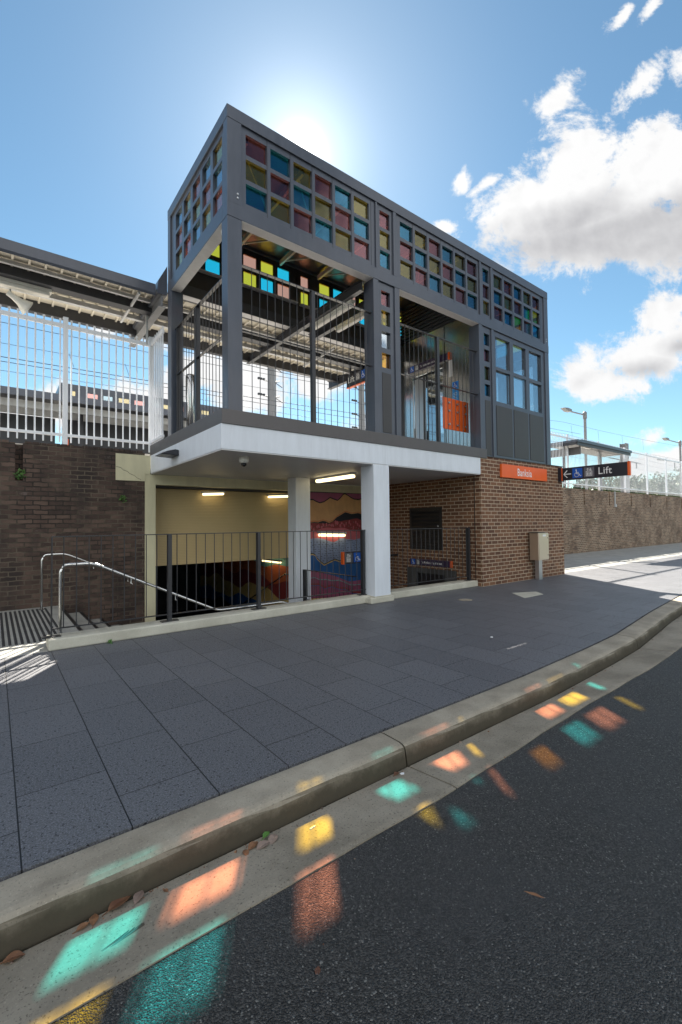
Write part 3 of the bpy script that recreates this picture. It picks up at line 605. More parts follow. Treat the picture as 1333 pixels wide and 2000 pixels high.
for grp, a0, a1 in ((colx, 2.93, 5.66), (nar, 5.70, 6.12), (colb, 6.20, 8.90), (nar2, 8.965, 9.34), (colc, 9.42, 11.78)):
    fr = framed('window_frame', 'y', YF+.028, a0, a1, 6.27, 7.545, grp, ROWS, .045)
    grb = [(q[0]+.008, q[1]-.038) for q in grp]; RB = [(7.14, 7.425), (6.755, 7.04)]
    fb = framed('window_frame', 'y', YB-.03, a0-.05, a1+.03, 6.27, 7.545, [] if a0 > 9 else grb, RB, .03, 'frame2', -1)
    for c in grp:
        t0 = SEQ[k % 3]; seq = [t0, {'P': 'Y', 'C': 'P', 'Y': 'C'}[t0]]; seq.append(({'P', 'C', 'Y'}-set(seq)).pop())
        for r_, q in zip(ROWS, seq): pane(fr, 'y', YF+.074, c, r_, GL[q], NM[q])
        # the back row runs the same colours one step on
        bt = {'P': 'Y', 'C': 'P', 'Y': 'C'}[t0]
        bt = {0: 'C', 1: 'P', 2: 'Y'}[(k) % 3] if False else None
        if a0 < 9:
            X = c[0]; topc = 'YCPYCPYCPYCPYCP'
            idx = k
            top = {3: 'P', 4: 'Y', 5: 'C'}.get(idx % 3+3); top = {0: 'P', 1: 'Y', 2: 'C'}[idx % 3]; mid = {'P': 'Y', 'Y': 'C', 'C': 'P'}[top]
            for r_, q in zip(RB, (top, mid)): pane(fb, 'y', YB-.068, (c[0]+.008, c[1]-.038), r_, GLB[q], NM[q], .006)
        k += 1
    for c in grp[1:]:
        X = c[0]-.062; seam.append((X-.004, X+.004, YF+.0255, YF+.03, 6.28, 7.535))
    for c in grp[-1:]: seam.append((c[1]+.045, c[1]+.053, YF+.0255, YF+.03, 6.28, 7.535))
prt('panel_seam', seam, M['black'], bevel=0)
# left end
cy = [(6.445+.465*i, 6.805+.465*i) for i in range(5)]
fl_ = framed('window_frame', 'x', X0+.03, YF+.15, YB-.15, 6.27, 7.545, cy, ROWS, .035)
for i, c in enumerate(cy):
    t0 = 'YCP'[i % 3]; seq = [t0, {'P': 'Y', 'C': 'P', 'Y': 'C'}[t0]]; seq.append(({'P', 'C', 'Y'}-set(seq)).pop())
    for r_, q in zip(ROWS, seq): pane(fl_, 'x', X0+.066, c, r_, GLL[q], NM[q])
fr = framed('window_frame', 'x', X1-.03, YF+.15, YB-.15, 6.27, 7.545, cy, ROWS, .06, inner=-1)
for i, c in enumerate(cy):
    for j, r_ in enumerate(ROWS): q = 'YCP'[(i+j) % 3]; pane(fr, 'x', X1-.1, c, r_, GL[q], NM[q])
# slim strips of four squares beside the openings
def strip(a0, a1, c, cols, zb):
    rows = [(5.62, 5.90), (5.24, 5.52), (4.80, 5.12), (4.42, 4.70)]
    fr = framed('window_frame', 'y', YF+.03, a0, a1, zb, 6.05, [c], rows, .05)
    for r_, q in zip(rows, cols): pane(fr, 'y', YF+.082, c, r_, GL[q], NM[q])
    prt('lower_panel', [(c[0]-.0, c[1]+.0, YF+.022, YF+.03, zb+.03, 4.32)], M['panel'])
strip(5.71, 6.135, (5.80, 6.03), 'PYWO', 3.15); strip(8.965, 9.325, (9.06, 9.27), 'CPYC', 3.0)
# lift shaft windows
rows = [(5.20, 5.93), (4.36, 5.12)]; cl = [(9.52, 10.13), (10.28, 10.86), (11.02, 11.62)]
fr = framed('window_frame', 'y', YF+.03, 9.42, 11.78, 3.0, 6.05, cl, rows, .05)
for c in cl:
    for r_ in rows: pane(fr, 'y', YF+.082, c, r_, GL['W'], NM['W'])
for c in ((9.50, 10.17), (10.25, 10.90), (10.98, 11.66)): prt('lower_panel', [(c[0], c[1], YF+.018, YF+.03, 3.06, 4.26)], M['panel'])
fr = framed('window_frame', 'y', YB-.03, 9.15, 11.78, 3.0, 6.05, [(9.6, 10.3), (10.6, 11.5)], [(4.2, 5.5)], .05, 'frame2', -1)
for c in ((9.6, 10.3), (10.6, 11.5)): pane(fr, 'y', YB-.08, c, (4.2, 5.5), GL['W'], NM['W'])
fr = framed('window_frame', 'x', X1-.03, YF+.22, YB-.22, 3.0, 6.05, [(6.6, 7.4), (7.7, 8.6)], [(4.2, 5.8)], .05, 'frame', -1)
for c in ((6.6, 7.4), (7.7, 8.6)): pane(fr, 'x', X1-.09, c, (4.2, 5.8), GL['W'], NM['W'])
prt('pale_underside', [(2.935, 5.578, YF+.003, YF+.18, 6.046, 6.0515), (6.27, 8.825, YF+.003, YF+.18, 6.046, 6.0515)], M['soffitw'], bevel=0)  # pale plates added under the beams: brighter undersides put into the colour
prt('pale_underside', [(2.935, 8.98, YB-.18, YB-.003, 6.046, 6.0515)], M['soffitw'], bevel=0)
prt('pale_underside', [(X0+.003, X0+.18, YF+.225, YB-.225, 6.046, 6.0515)], M['lampgrey'], bevel=0)
# inside: beams, lamps, light ledge, lobby wall
for X, ye in ((5.46, 11.2), (6.02, 9.0)): prt('ceiling_beam', [(X, X+.02, 6.38, ye, 5.87, 6.03), (X-.04, X+.06, 6.38, ye, 6.03, 6.044), (X-.04, X+.06, 6.38, ye, 5.855, 5.87)], M['frame2'], bevel=0)
prt('ledge', [(2.95, 5.62, 8.86, 8.97, 6.66, 6.68), (5.72, 9.0, 8.86, 8.97, 6.66, 6.68)], M['soffitw'], bevel=0)
b = MB()
for i in range(9):
    X = 3.1+i*1.05; b.bar((X, 6.35, 7.50), (X, 8.95, 7.50), .05, .10)
    if i < 8 and X < 8: b.bar((X, 6.5, 7.48), (X+1.05, 7.6, 7.48), .02, .03); b.bar((X+1.05, 7.6, 7.48), (X, 8.8, 7.48), .02, .03)
part('rafters', b, M['lampgrey'], hb)
prt('lobby_wall', [(9.10, 9.14, 6.46, 7.48, 3.15, 6.5), (9.10, 9.14, 8.52, 9.0, 3.15, 6.5), (9.10, 9.14, 7.482, 8.518, 5.45, 6.5)], M['steel'], bevel=0)
b = MB()
for i in range(10): z = 6.52+.10*i; b.box(9.08, 9.14, 6.42, 8.96, z, z+.045)
b.box(9.13, 9.15, 6.42, 8.96, 6.5, 7.55); part('louvred_upper_wall', b, M['frame2'], hb)
b = MB(); b.box(9.085, 9.098, 7.40, 7.408, 3.2, 6.49); b.box(9.07, 9.098, 8.08, 8.13, 3.2, 5.4); part('door_trim', b, M['panel'], hb)
dg = MB(); dg.box(9.15, 9.158, 7.5, 8.05, 3.2, 5.4); part('door_glass', dg, GL['W'], hb)
b = MB(); b.box(9.16, 9.18, 8.12, 8.5, 3.2, 5.4); part('lift_door', b, M['galv'], hb)
b = MB(); b.box(9.095, 9.1, 7.17, 7.28, 5.14, 5.56); part('notice_plate', b, M['soffitw'], hb)
ac = thing('access_notice', 'tall bright blue access notice on the steel lobby wall', 'sign', (9.09, 7.08, 4.5)); b = MB(); b.box(9.088, 9.096, 6.99, 7.17, 4.48, 4.98); part('plate', b, M['signcyan'], ac)
# ------------------------------------------------------------------ icons
def ring_pts(cx, cy, r, a0, a1, n=14): return [(cx+r*math.cos(math.radians(a0+(a1-a0)*i/n)), cy+r*math.sin(math.radians(a0+(a1-a0)*i/n))) for i in range(n+1)]
class Face:
    def __init__(s, o, uu, vv): s.o = Vector(o); s.u = Vector(uu).normalized(); s.v = Vector(vv).normalized(); s.n = s.u.cross(s.v)
    def P(s, x, y, d=0): return s.o+s.u*x+s.v*y+s.n*d
    def rect(s, mb, x0, x1, y0, y1, d0, d1):
        mb.ext([s.P(x0,y0,d0), s.P(x0,y1,d0), s.P(x1,y1,d0), s.P(x1,y0,d0)], s.n*(d1-d0))
    def line(s, mb, pts, w, d):
        for (a, b), (c, e) in zip(pts, pts[1:]):
            t = Vector((c-a, e-b)).normalized(); px, py = -t.y*w/2, t.x*w/2; a -= t.x*w*.3; b -= t.y*w*.3; c += t.x*w*.3; e += t.y*w*.3
            mb.ext([s.P(a-px,b-py,d), s.P(a+px,b+py,d), s.P(c+px,e+py,d), s.P(c-px,e-py,d)], s.n*.001)
    def disc(s, mb, cx, cy, r, d): mb.ext([s.P(*q, d) for q in reversed(ring_pts(cx, cy, r, 0, 330, 11))], s.n*.001)
    def chair(s, mb, x, y, k, d):
        w = .075*k; s.disc(mb, x+.38*k, y+.84*k, .07*k, d)
        s.line(mb, [(x+.40*k, y+.72*k), (x+.43*k, y+.42*k), (x+.68*k, y+.40*k), (x+.80*k, y+.17*k), (x+.90*k, y+.20*k)], w, d)
        s.line(mb, [(x+.42*k, y+.58*k), (x+.64*k, y+.56*k)], w*.8, d)
        s.line(mb, [(x+q, y+r_) for q, r_ in ring_pts(.43*k, .32*k, .23*k, 115, 350)], w, d)
    def lift(s, mb, x, y, k, d):
        w = .055*k; s.line(mb, [(x+.2*k, y+.1*k), (x+.8*k, y+.1*k), (x+.8*k, y+.6*k), (x+.2*k, y+.6*k), (x+.2*k, y+.1*k)], w, d)
        for q in (.33, .5, .67): s.disc(mb, x+q*k, y+.47*k, .04*k, d); s.line(mb, [(x+q*k, y+.40*k), (x+q*k, y+.2*k)], .09*k, d)
        s.line(mb, [(x+.36*k, y+.66*k), (x+.36*k, y+.92*k)], w, d); s.line(mb, [(x+.26*k, y+.80*k), (x+.36*k, y+.92*k), (x+.46*k, y+.80*k)], w, d)
        s.line(mb, [(x+.64*k, y+.92*k), (x+.64*k, y+.66*k)], w, d); s.line(mb, [(x+.54*k, y+.78*k), (x+.64*k, y+.66*k), (x+.74*k, y+.78*k)], w, d)
fa = Face((9.087, 7.17, 4.48), (0, -1, 0), (0, 0, 1)); b = MB(); fa.rect(b, .02, .16, .34, .48, 0, .001); part('picture_square', b, M['signblue'], ac)
b = MB(); fa.chair(b, .02, .34, .14, .002)
for i in range(5): fa.rect(b, .03, .15-.01*(i % 3), .05+.04*i, .058+.04*i, .0005, .0015)
part('picture', b, M['letter'], ac)
# ------------------------------------------------------------------ signs
sg = thing('name_sign', 'orange station name sign on the brown brick wall', 'sign', (10.6, 6.15, 2.53))
b = MB(); b.box(9.55, 11.63, 6.12, 6.18, 2.53, 2.85); part('panel', b, M['orange'], sg, bevel=.006)
b = MB(); text_mb(b, 'Banksia', (10.20, 6.118, 2.598), (1, 0, 0), (0, 0, 1), .19, sx=.80, bold=.008); part('lettering', b, M['letter'], sg)
sg = thing('lift_sign', 'long dark projecting lift sign with arrow and orange end cap at the brick corner', 'sign', (12.42, 5.4, 2.57))
b = MB(); b.box(12.38, 12.45, 4.47, 6.08, 2.585, 2.925); part('panel', b, M['signdark'], sg, bevel=.003)
b = MB(); b.box(12.375, 12.455, 4.42, 4.47, 2.58, 2.93); part('end_cap', b, M['orange'], sg)
b = MB(); b.box(12.375, 12.455, 6.08, 6.105, 2.58, 2.93); part('end_cap', b, M['orange'], sg)
b = MB(); b.box(12.34, 12.50, 6.105, 6.184, 2.56, 2.94); part('wall_bracket', b, M['signdark'], sg)
fa = Face((12.378, 6.08, 2.585), (0, -1, 0), (0, 0, 1)); b = MB(); fa.rect(b, .27, .53, .04, .30, 0, .001); part('blue_square', b, M['signblue'], sg)
b = MB(); fa.rect(b, .57, .83, .04, .30, 0, .001); part('grey_square', b, M['signgrey'], sg)
b = MB(); fa.line(b, [(.23, .165), (.04, .165)], .024, .002); fa.line(b, [(.13, .26), (.04, .165), (.13, .07)], .024, .0022); fa.chair(b, .28, .05, .24, .002); fa.lift(b, .58, .05, .24, .002)
text_mb(b, 'Lift', (12.376, 6.08-.92, 2.585+.09), (0, -1, 0), (0, 0, 1), .185, sx=.95, bold=.008); part('lettering', b, M['letter'], sg)
# sign over the lower lift door
sg = thing('door_sign', 'dark purple sign over the lower doorway in the brick pit wall', 'sign', (8.76, 7.7, .37))
b = MB(); b.box(8.745, 8.785, 7.06, 8.39, .375, .53); part('panel', b, M['signpurple'], sg)
b = MB(); b.box(8.742, 8.788, 7.02, 7.06, .372, .533); part('end_cap', b, M['orange'], sg)
fa = Face((8.743, 8.39, .375), (0, -1, 0), (0, 0, 1)); b = MB(); fa.rect(b, .05, .19, .008, .147, 0, .001); part('blue_square', b, M['signblue'], sg)
b = MB(); fa.rect(b, .22, .35, .008, .147, 0, .001); part('grey_square', b, M['signgrey'], sg)
b = MB(); fa.chair(b, .055, .012, .13, .002); fa.lift(b, .22, .012, .13, .002); text_mb(b, 'To Platform 1 and street', (8.741, 8.39-.40, .425), (0, -1, 0), (0, 0, 1), .058, sx=.80, bold=.01); part('lettering', b, M['letter'], sg)
# sign over the upper lift door
sg = thing('lobby_sign', 'dark purple sign above the upper lift door in the lobby', 'sign', (9.07, 7.9, 5.57))
b = MB(); b.box(9.05, 9.09, 7.26, 8.64, 5.58, 5.76); part('panel', b, M['signpurple'], sg)
b = MB(); b.box(9.047, 9.092, 7.215, 7.26, 5.577, 5.763); part('end_cap', b, M['orange'], sg)
fa = Face((9.048, 8.64, 5.58), (0, -1, 0), (0, 0, 1)); b = MB(); fa.rect(b, .07, .22, .012, .165, 0, .001); part('blue_square', b, M['signblue'], sg)
b = MB(); fa.rect(b, .25, .40, .012, .165, 0, .001); part('grey_square', b, M['signgrey'], sg)
b = MB(); fa.chair(b, .075, .02, .14, .002); fa.lift(b, .255, .02, .14, .002); text_mb(b, 'To underpass and street', (9.046, 8.64-.44, 5.64), (0, -1, 0), (0, 0, 1), .062, sx=.72, bold=.01); part('lettering', b, M['letter'], sg)
# sign in the stair pit seen beside the column
sg = thing('pit_sign', 'small dark hanging sign with orange end and lift symbol in front of the mural', 'sign', (7.4, 8.9, .5))
b = MB(); b.box(6.90, 7.95, 8.85, 8.92, .46, .76); part('panel', b, M['signdark'], sg)
b = MB(); b.box(6.85, 6.90, 8.845, 8.925, .455, .765); part('end_cap', b, M['orange'], sg)
fa = Face((6.9, 8.848, .46), (1, 0, 0), (0, 0, 1)); b = MB(); fa.rect(b, .30, .54, .03, .27, 0, .001); part('blue_square', b, M['signblue'], sg)
b = MB(); fa.rect(b, .03, .26, .03, .27, 0, .001); part('grey_square', b, M['signgrey'], sg)
b = MB(); fa.lift(b, .035, .04, .22, .002); fa.chair(b, .31, .04, .22, .002); part('symbols', b, M['letter'], sg)
b = MB(); b.bar((7.95, 8.885, .6), (8.79, 8.885, .6), .04, .05); part('bracket', b, M['black'], sg)
# hanging lift sign on the platform
sg = thing('platform_sign', 'dark lift sign with orange lower edge hanging under the platform roof', 'sign', (8.05, 9.8, 5.33))
b = MB(); b.box(8.03, 8.1, 9.28, 10.10, 5.375, 5.73); part('panel', b, M['signdark'], sg)
b = MB(); b.box(8.025, 8.105, 9.28, 10.10, 5.35, 5.375); part('lower_edge', b, M['orange'], sg)
fa = Face((8.028, 10.10, 5.375), (0, -1, 0), (0, 0, 1)); b = MB(); fa.rect(b, .42, .60, .10, .33, 0, .001); part('grey_square', b, M['signgrey'], sg)
b = MB(); fa.rect(b, .64, .82, .10, .33, 0, .001); part('blue_square', b, M['signblue'], sg)
b = MB(); text_mb(b, 'Lift', (8.026, 10.10-.07, 5.375+.11), (0, -1, 0), (0, 0, 1), .18, sx=.85, bold=.008); fa.lift(b, .41, .11, .2, .002); fa.chair(b, .64, .11, .2, .002); part('lettering', b, M['letter'], sg)
b = MB()
for Y in (9.45, 9.95): b.bar((8.065, Y, 5.73), (8.065, Y, 6.05), .03, .03)
part('hanger', b, M['frame2'], sg)
# orange guard screen
sg = thing('guard_screen', 'orange metal screen with nine round fixings behind the upper railing', 'screen', (8.62, 6.62, 3.6))
b = MB(); b.box(8.13, 9.06, 6.68, 6.70, 3.62, 4.35); part('sheet', b, M['orange'], sg)
b = MB()
for X in (8.32, 8.62, 8.92):
    for Z in (3.74, 4.05, 4.24): b.lathe((X, 6.645, Z), [(.024, 0), (.028, .012), (.018, .034)], 10, 'y')
part('fixing', b, M['galv'], sg)
# ------------------------------------------------------------------ railings
def railing(name, label, pts, z0, ztop, zmid, posts, group, step=.137, plane='y', pos=6.28, r=.0065, below=.02, zbot=None, first=.12, wide=.07, plates=False, slope=0):
    """flat top rail, round bars, flat posts; pts = (start, end) along the run"""
    a, e = pts; t = thing(name, label, 'railing', (((a+e)/2, pos, z0) if plane == 'y' else (pos, (a+e)/2, z0)), group)
    L = lambda s_, zz, d=0: (s_, pos+d, zz) if plane == 'y' else (pos+d, s_, zz)
    def bx(s0, s1, d0, d1, zz0, zz1):
        b = MB(); b.box(s0, s1, pos+d0, pos+d1, zz0, zz1) if plane == 'y' else b.box(pos+d0, pos+d1, s0, s1, zz0, zz1); return b
    part('top_rail', bx(a, e, -.03, .03, ztop-.012, ztop), M['rail'], t)
    if zmid: part('middle_rail', bx(a, e, -.025, .025, zmid-.01, zmid), M['rail'], t)
    if zbot is not None: part('bottom_rail', bx(a, e, -.018, .018, zbot, zbot+.012), M['rail'], t)
    for p_, w in posts:
        pp = part('post', bx(p_, p_+w, -.035, .035, z0, ztop-.013), M['rail'], t)
        if plates: part('base_plate', bx(p_-.09, p_+w+.09, -.05, .05, z0, z0+.012), M['rail'], pp)
    b = MB(); s_ = a+first
    while s_ < e-.03:
        if not any(p_-.02 < s_ < p_+w+.02 for p_, w in posts): b.tube([L(s_, zbot if zbot is not None else z0), L(s_, ztop-.006)], r, 6)
        s_ += step
    part('bars', b, M['rail'], t); return t
UG = 'charcoal bar railings in the openings of the upper frame'
railing('railing', 'railing across the wide front opening between the corner post and the slim glass strip', (2.93, 5.58), 3.15, 5.42, 4.41, [(4.225, .07)], UG, pos=6.27, first=.2)
railing('railing', 'railing across the lobby opening in front of the orange screen', (6.265, 8.83), 3.15, 5.42, 4.42, [(7.42, .07)], UG, pos=6.27, first=.09, step=.13)
railing('railing', 'railing across the left end opening beside the white fence', (6.40, 8.85), 3.15, 5.30, 4.39, [(6.50, .03), (7.68, .07), (8.72, .03)], UG, plane='x', pos=2.80, first=.2, step=.14)
LG = 'black bar balustrade sections along the stair upstand'
def low(label, a, e, posts, first): railing('balustrade', label, (a, e), .135, 1.345, None, posts, LG, pos=6.45, zbot=.225, first=first, step=.1365, plates=True)
low('black balustrade section from the stair head to the white column', .55, 5.52, [(.55, .012), (1.915, .05), (3.285, .05), (5.44, .05)], .13)
low('short black balustrade section between the white column and the brick wall', 5.93, 8.70, [(6.00, .05), (8.62, .06)], .18)
railing('pit_railing', 'low black railing inside the stair pit behind the balustrade', (6.66, 8.47), -.86, .46, None, [(8.40, .06)], None, plane='x', pos=5.46, first=.1, zbot=-.2)
# stainless handrails
def handrail(label, y, yb, pts):
    t = thing('handrail', label, 'handrail', (pts[0][0], y, pts[0][1]), 'stainless steel stair handrails')
    P = []                                                   # round the bends
    for i, q in enumerate(pts):
        if 0 < i < len(pts)-1:
            v0 = Vector((pts[i-1][0]-q[0], pts[i-1][1]-q[1])); v1 = Vector((pts[i+1][0]-q[0], pts[i+1][1]-q[1])); k_ = min(.09, v0.length*.4, v1.length*.4)
            a = Vector(q)+v0.normalized()*k_; c = Vector(q)+v1.normalized()*k_
            for s_ in (0, .25, .5, .75, 1): w = a*(1-s_)**2+Vector(q)*2*s_*(1-s_)+c*s_*s_; P.append((w.x, y, w.y))
        else: P.append((q[0], y, q[1]))
    b = MB(); b.tube(P, .019, 12); part('rail', b, M['steel'], t, smooth=True)
    b = MB()
    for x, z in ((1.5, .74), (2.1, .45)): b.tube([(x, y, z-.01), (x, y, z-.07), (x, yb, z-.07)], .007, 6)
    b.lathe((pts[0][0], y, pts[0][1]-.002), [(.045, 0), (.045, .008)], 14); part('bracket', b, M['steel'], t)
handrail('stainless handrail close behind the balustrade', 6.70, 6.62, [(.67, .0), (.67, .975), (1.04, .975), (2.74, .15), (3.9, .15), (5.8, -.85), (6.1, -.85), (6.1, -1.3)])
handrail('stainless handrail along the dark brick wall', 9.62, 9.9, [(.68, 0), (.68, .965), (1.04, .97), (2.46, .285)])
th = thing('handrail', 'stainless handrail descending inside the dark underpass', 'handrail', (6.3, 10.6, -1.2), 'stainless steel stair handrails')
b = MB(); b.tube([(6.35, 10.3, -.86), (6.35, 10.3, .0), (6.35, 10.38, .1), (6.35, 10.8, .1), (6.35, 14, -1.3)], .019, 8); part('rail', b, M['steel'], th, smooth=True)
# tactile studs
b = MB()
for i in range(24):
    x = -.72+.0635*i
    for j in range(62): b.lathe((x, 6.95+.045*j, -.001), [(.019, 0), (.014, .006)], 6)
solo('tactile_strip', b, M['tactile'], 'black tactile warning studs laid in rows at the head of the stairs', 'tactile paving')
# ------------------------------------------------------------------ lamps and cameras
def batten(label, a, c, w, h, mat, group, zoff=0, grey=True):
    a = Vector(a); c = Vector(c); t = thing('light_fitting', label, 'light fitting', tuple((a+c)/2), group)
    b = MB(); b.bar(a+Vector((0,0,h*.35)), c+Vector((0,0,h*.35)), w, h*.5); part('housing', b, M['pvcwhite'] if not grey else M['lampgrey'], t, bevel=.008)
    b = MB(); d = (c-a).normalized()*.03; b.bar(a+d-Vector((0,0,h*.2)), c-d-Vector((0,0,h*.2)), w*.9, h*.6); part('diffuser', b, mat, t, bevel=.02)
    return t
LGp = 'fluorescent light fittings'
batten('lit tube light on the white soffit beside the front column', (6.02, 7.35, 2.49), (6.02, 8.75, 2.49), .13, .11, M['tube'], LGp)
batten('lit tube light left of centre under the cream lintel', (4.15, 10.15, 2.22), (4.15, 11.2, 2.22) if 0 else (4.15, 10.39, 2.22), .13, .09, M['tube'], LGp) if 0 else None
batten('lit tube light at the top of the beige bulkhead nearest the jamb', (3.82, 10.30, 2.20), (4.35, 10.16, 2.22), .10, .08, M['tube'], LGp)
batten('lit tube light at the top of the bulkhead partly behind the far column', (5.55, 10.32, 2.19), (6.25, 10.16, 2.22), .10, .08, M['tube'], LGp)
batten('lit tube light fixed across the mural wall', (6.80, 9.83, 1.20), (7.72, 9.83, 1.17), .11, .12, M['tube'], LGp)
batten('lit tube light deep under the bulkhead beside the painted wall', (6.45, 11.2, .40), (6.45, 12.3, .40), .10, .08, M['tubedim'], LGp)
batten('unlit white tube light under the left ceiling beam of the upper frame', (5.56, 6.75, 5.80), (5.56, 8.15, 5.80), .12, .11, M['pvcwhite'], LGp, grey=False)
batten('unlit white tube light under the right ceiling beam of the upper frame', (6.045, 6.7, 5.79), (6.045, 7.95, 5.79), .12, .11, M['pvcwhite'], LGp, grey=False)
batten('unlit white tube light under the platform roof at the left edge', (-.7, 10.0, 5.86), (.83, 10.0, 5.86), .16, .12, M['pvcwhite'], LGp, grey=False)
def dome_cam(label, c, s=1):
    t = thing('security_camera', label, 'camera', c, 'dome security cameras')
    b = MB(); b.lathe(c, [(.075*s, 0), (.078*s, -.05*s), (.07*s, -.085*s), (.05*s, -.10*s)], 18); part('housing', b, M['pvcwhite'], t, smooth=True)
    b = MB(); b.lathe(c, [(.045*s, -.10*s), (.042*s, -.13*s), (.025*s, -.15*s), (.006*s, -.156*s)], 14); part('dome', b, M['dome'], t, smooth=True)
dome_cam('white dome camera with black lens under the deck soffit', (3.17, 6.66, 2.548)); dome_cam('small dome camera beneath the left transom beside the corner post', (2.82, 6.55, 6.05), .8)
t = thing('wall_light', 'black angled wall light on the left end of the white fascia', 'light fitting', (2.5, 8.3, 2.7))
b = MB(); b.ext([(2.59, 8.05, 2.70), (2.59, 8.05, 2.80), (2.53, 8.05, 2.81), (2.40, 8.05, 2.775), (2.30, 8.05, 2.73), (2.29, 8.05, 2.715)], (0, .42, 0)); part('housing', b, M['signdark'], t, bevel=.01)
b = MB(); b.box(2.31, 2.46, 8.10, 8.42, 2.702, 2.712); part('lens', b, M['lampgrey'], t)
# card reader pole behind the left railing
b = MB(); b.lathe((2.99, 8.6, 3.15), [(.065, 0), (.065, .6), (.095, .75), (.095, 1.18), (.07, 1.22)], 24); solo('reader_pole', b, M['steel'], 'round stainless pole standing behind the left end railing', 'pole', smooth=True)
# ------------------------------------------------------------------ meter box
t = thing('meter_box', 'stainless meter box on a short post before the brick wall', 'meter box', (10.95, 6.05, 0))
b = MB(); b.box(10.72, 11.20, 5.90, 6.14, .50, 1.18); part('cabinet', b, M['steelw'], t, bevel=.006)
b = MB(); b.box(10.735, 11.185, 5.885, 5.899, .515, 1.165); dd = part('door', b, M['steelw'], t, bevel=.003)
b = MB(); b.lathe((11.14, 5.880, 1.05), [(.014, 0), (.014, .006)], 10, 'y'); b.lathe((11.14, 5.880, .62), [(.014, 0), (.014, .006)], 10, 'y'); part('lock', b, M['black'], dd)
b = MB(); b.box(10.9, 11.05, 5.8825, 5.885, 1.09, 1.14); part('label_plate', b, M['letter'], dd)
b = MB(); b.box(10.90, 11.06, 6.0, 6.10, -.02, .50); part('post', b, M['galv'], t)
b = MB(); b.box(10.70, 11.02, 5.89, 6.15, 1.181, 1.20); part('lid', b, M['black'], t)
b = MB(); b.ext([(8.06, 4.74, .0005), (8.44, 5.24, .0005), (8.98, 5.02, .0005), (8.75, 4.74, .0005)], (0, 0, .004)); solo('access_cover', b, M['conc'], 'pale square access cover let into the dark pavers', 'access cover')
b = MB(); b.lathe((7.06, 5.35, .0005), [(.13, 0), (.13, .003)], 24); solo('drain_cover', b, M['kerb'], 'small brown round drain cover in the pavers near the brick corner', 'drain cover')
# conduit on the right wall
b = MB(); b.tube([(25.6, 9.88, 3.0), (25.6, 9.88, 2.3)], .04, 8); b.box(25.53, 25.67, 9.82, 9.9, 2.2, 2.34); solo('conduit', b, M['lampgrey'], 'short grey pipe hanging down the top of the brown retaining wall', 'pipe')
# ================================================================== BEYOND
# platform roof
pr = thing('platform_roof', 'long platform roof with cream ribbed underside and dark gutter behind the frame', 'platform roof', (0, 10.2, 6))
XA, XB = -9, 8.65
def lb_(name, y0, y1, z0, z1, mat, xa=XA, xb=XB): b = MB(); b.box(xa, xb, y0, y1, z0, z1); return part(name, b, M[mat], pr)
b = MB(); b.ext([(XA, 9.20, 6.02), (XA, 9.20, 6.22), (XA, 9.17, 6.24), (XA, 9.17, 6.20), (XA, 9.145, 6.20), (XA, 9.13, 6.04), (XA, 9.15, 6.0)], (2.49-XA, 0, 0)); part('gutter', b, M['frame'], pr)
lb_('roof_sheet', 9.2, 11.25, 6.13, 6.16, 'creamb'); lb_('sun_block_plate', 9.075, 9.199, 6.08, 6.25, 'frame2', 2.75)  # closing plate added to block stray sun between roof sheet and transom
lb_('dark_beam', 9.78, 9.98, 5.93, 6.10, 'frame2'); lb_('purlin', 9.56, 9.62, 6.03, 6.09, 'lampgrey'); lb_('purlin', 10.42, 10.52, 5.98, 6.07, 'lampgrey'); lb_('dark_beam', 11.08, 11.22, 5.90, 6.13, 'frame2'); lb_('dark_beam', 10.16, 10.2, 6.02, 6.09, 'frame2')
b = MB(); i = 0; x = XA
while x < XB: b.box(x, x+.035, 9.205, 11.08, 6.085, 6.13); x += .242
part('roof_ribs', b, M['creamb'], pr)
for X in (2.60, 8.5): b = MB(); b.box(X-.012, X+.012, 9.1, 11.6, 5.80, 6.02); b.box(X-.07, X+.07, 9.1, 11.6, 5.785, 5.80); b.box(X-.07, X+.07, 9.1, 11.6, 6.02, 6.03); part('cross_beam', b, M['polegrey'] if X < 3 else M['frame2'], pr)
for X in (2.18, -2.6, 6.9): b = MB(); b.bar((X+.02, 9.2, 5.99), (X-.02, 10.6, 5.92), .04, .05); part('strut', b, M['lampgrey'], pr)
for X in (2.62, -5): b = MB(); b.bar((X, 10.9, 3.02), (X, 10.9, 6.0), .12, .12) if X < 0 else b.bar((X-.08, 9.98, 5.3), (X-.08, 9.98, 5.95), .04, .04); part('post', b, M['lampgrey'], pr)
b = MB(); b.ext([(2.52, 9.12, 6.20), (2.60, 9.12, 6.20), (2.60, 9.12, 6.24), (2.52, 9.12, 6.24)], (0, -.01, 0)); b.ext([(2.50, 9.07, 6.03), (2.69, 9.07, 6.03), (2.69, 9.07, 6.62), (2.52, 9.07, 6.28)], (0, 2.0, 0)); part('roof_flashing', b, M['frame'], pr)
# horn speaker
t = thing('horn_speaker', 'cream horn loudspeaker hanging under the platform roof at the left edge', 'loudspeaker', (.35, 10.2, 5.6))
b = MB(); b.tube([(.16, 10.1, 5.74), (.24, 10.12, 5.70), (.34, 10.16, 5.65), (.42, 10.2, 5.61), (.47, 10.22, 5.585)], [.05, .05, .07, .12, .15], 14); part('horn', b, M['pvcwhite'], t, smooth=True)
b = MB(); b.bar((.2, 10.11, 5.72), (.2, 10.11, 5.98), .03, .03); part('bracket', b, M['lampgrey'], t)
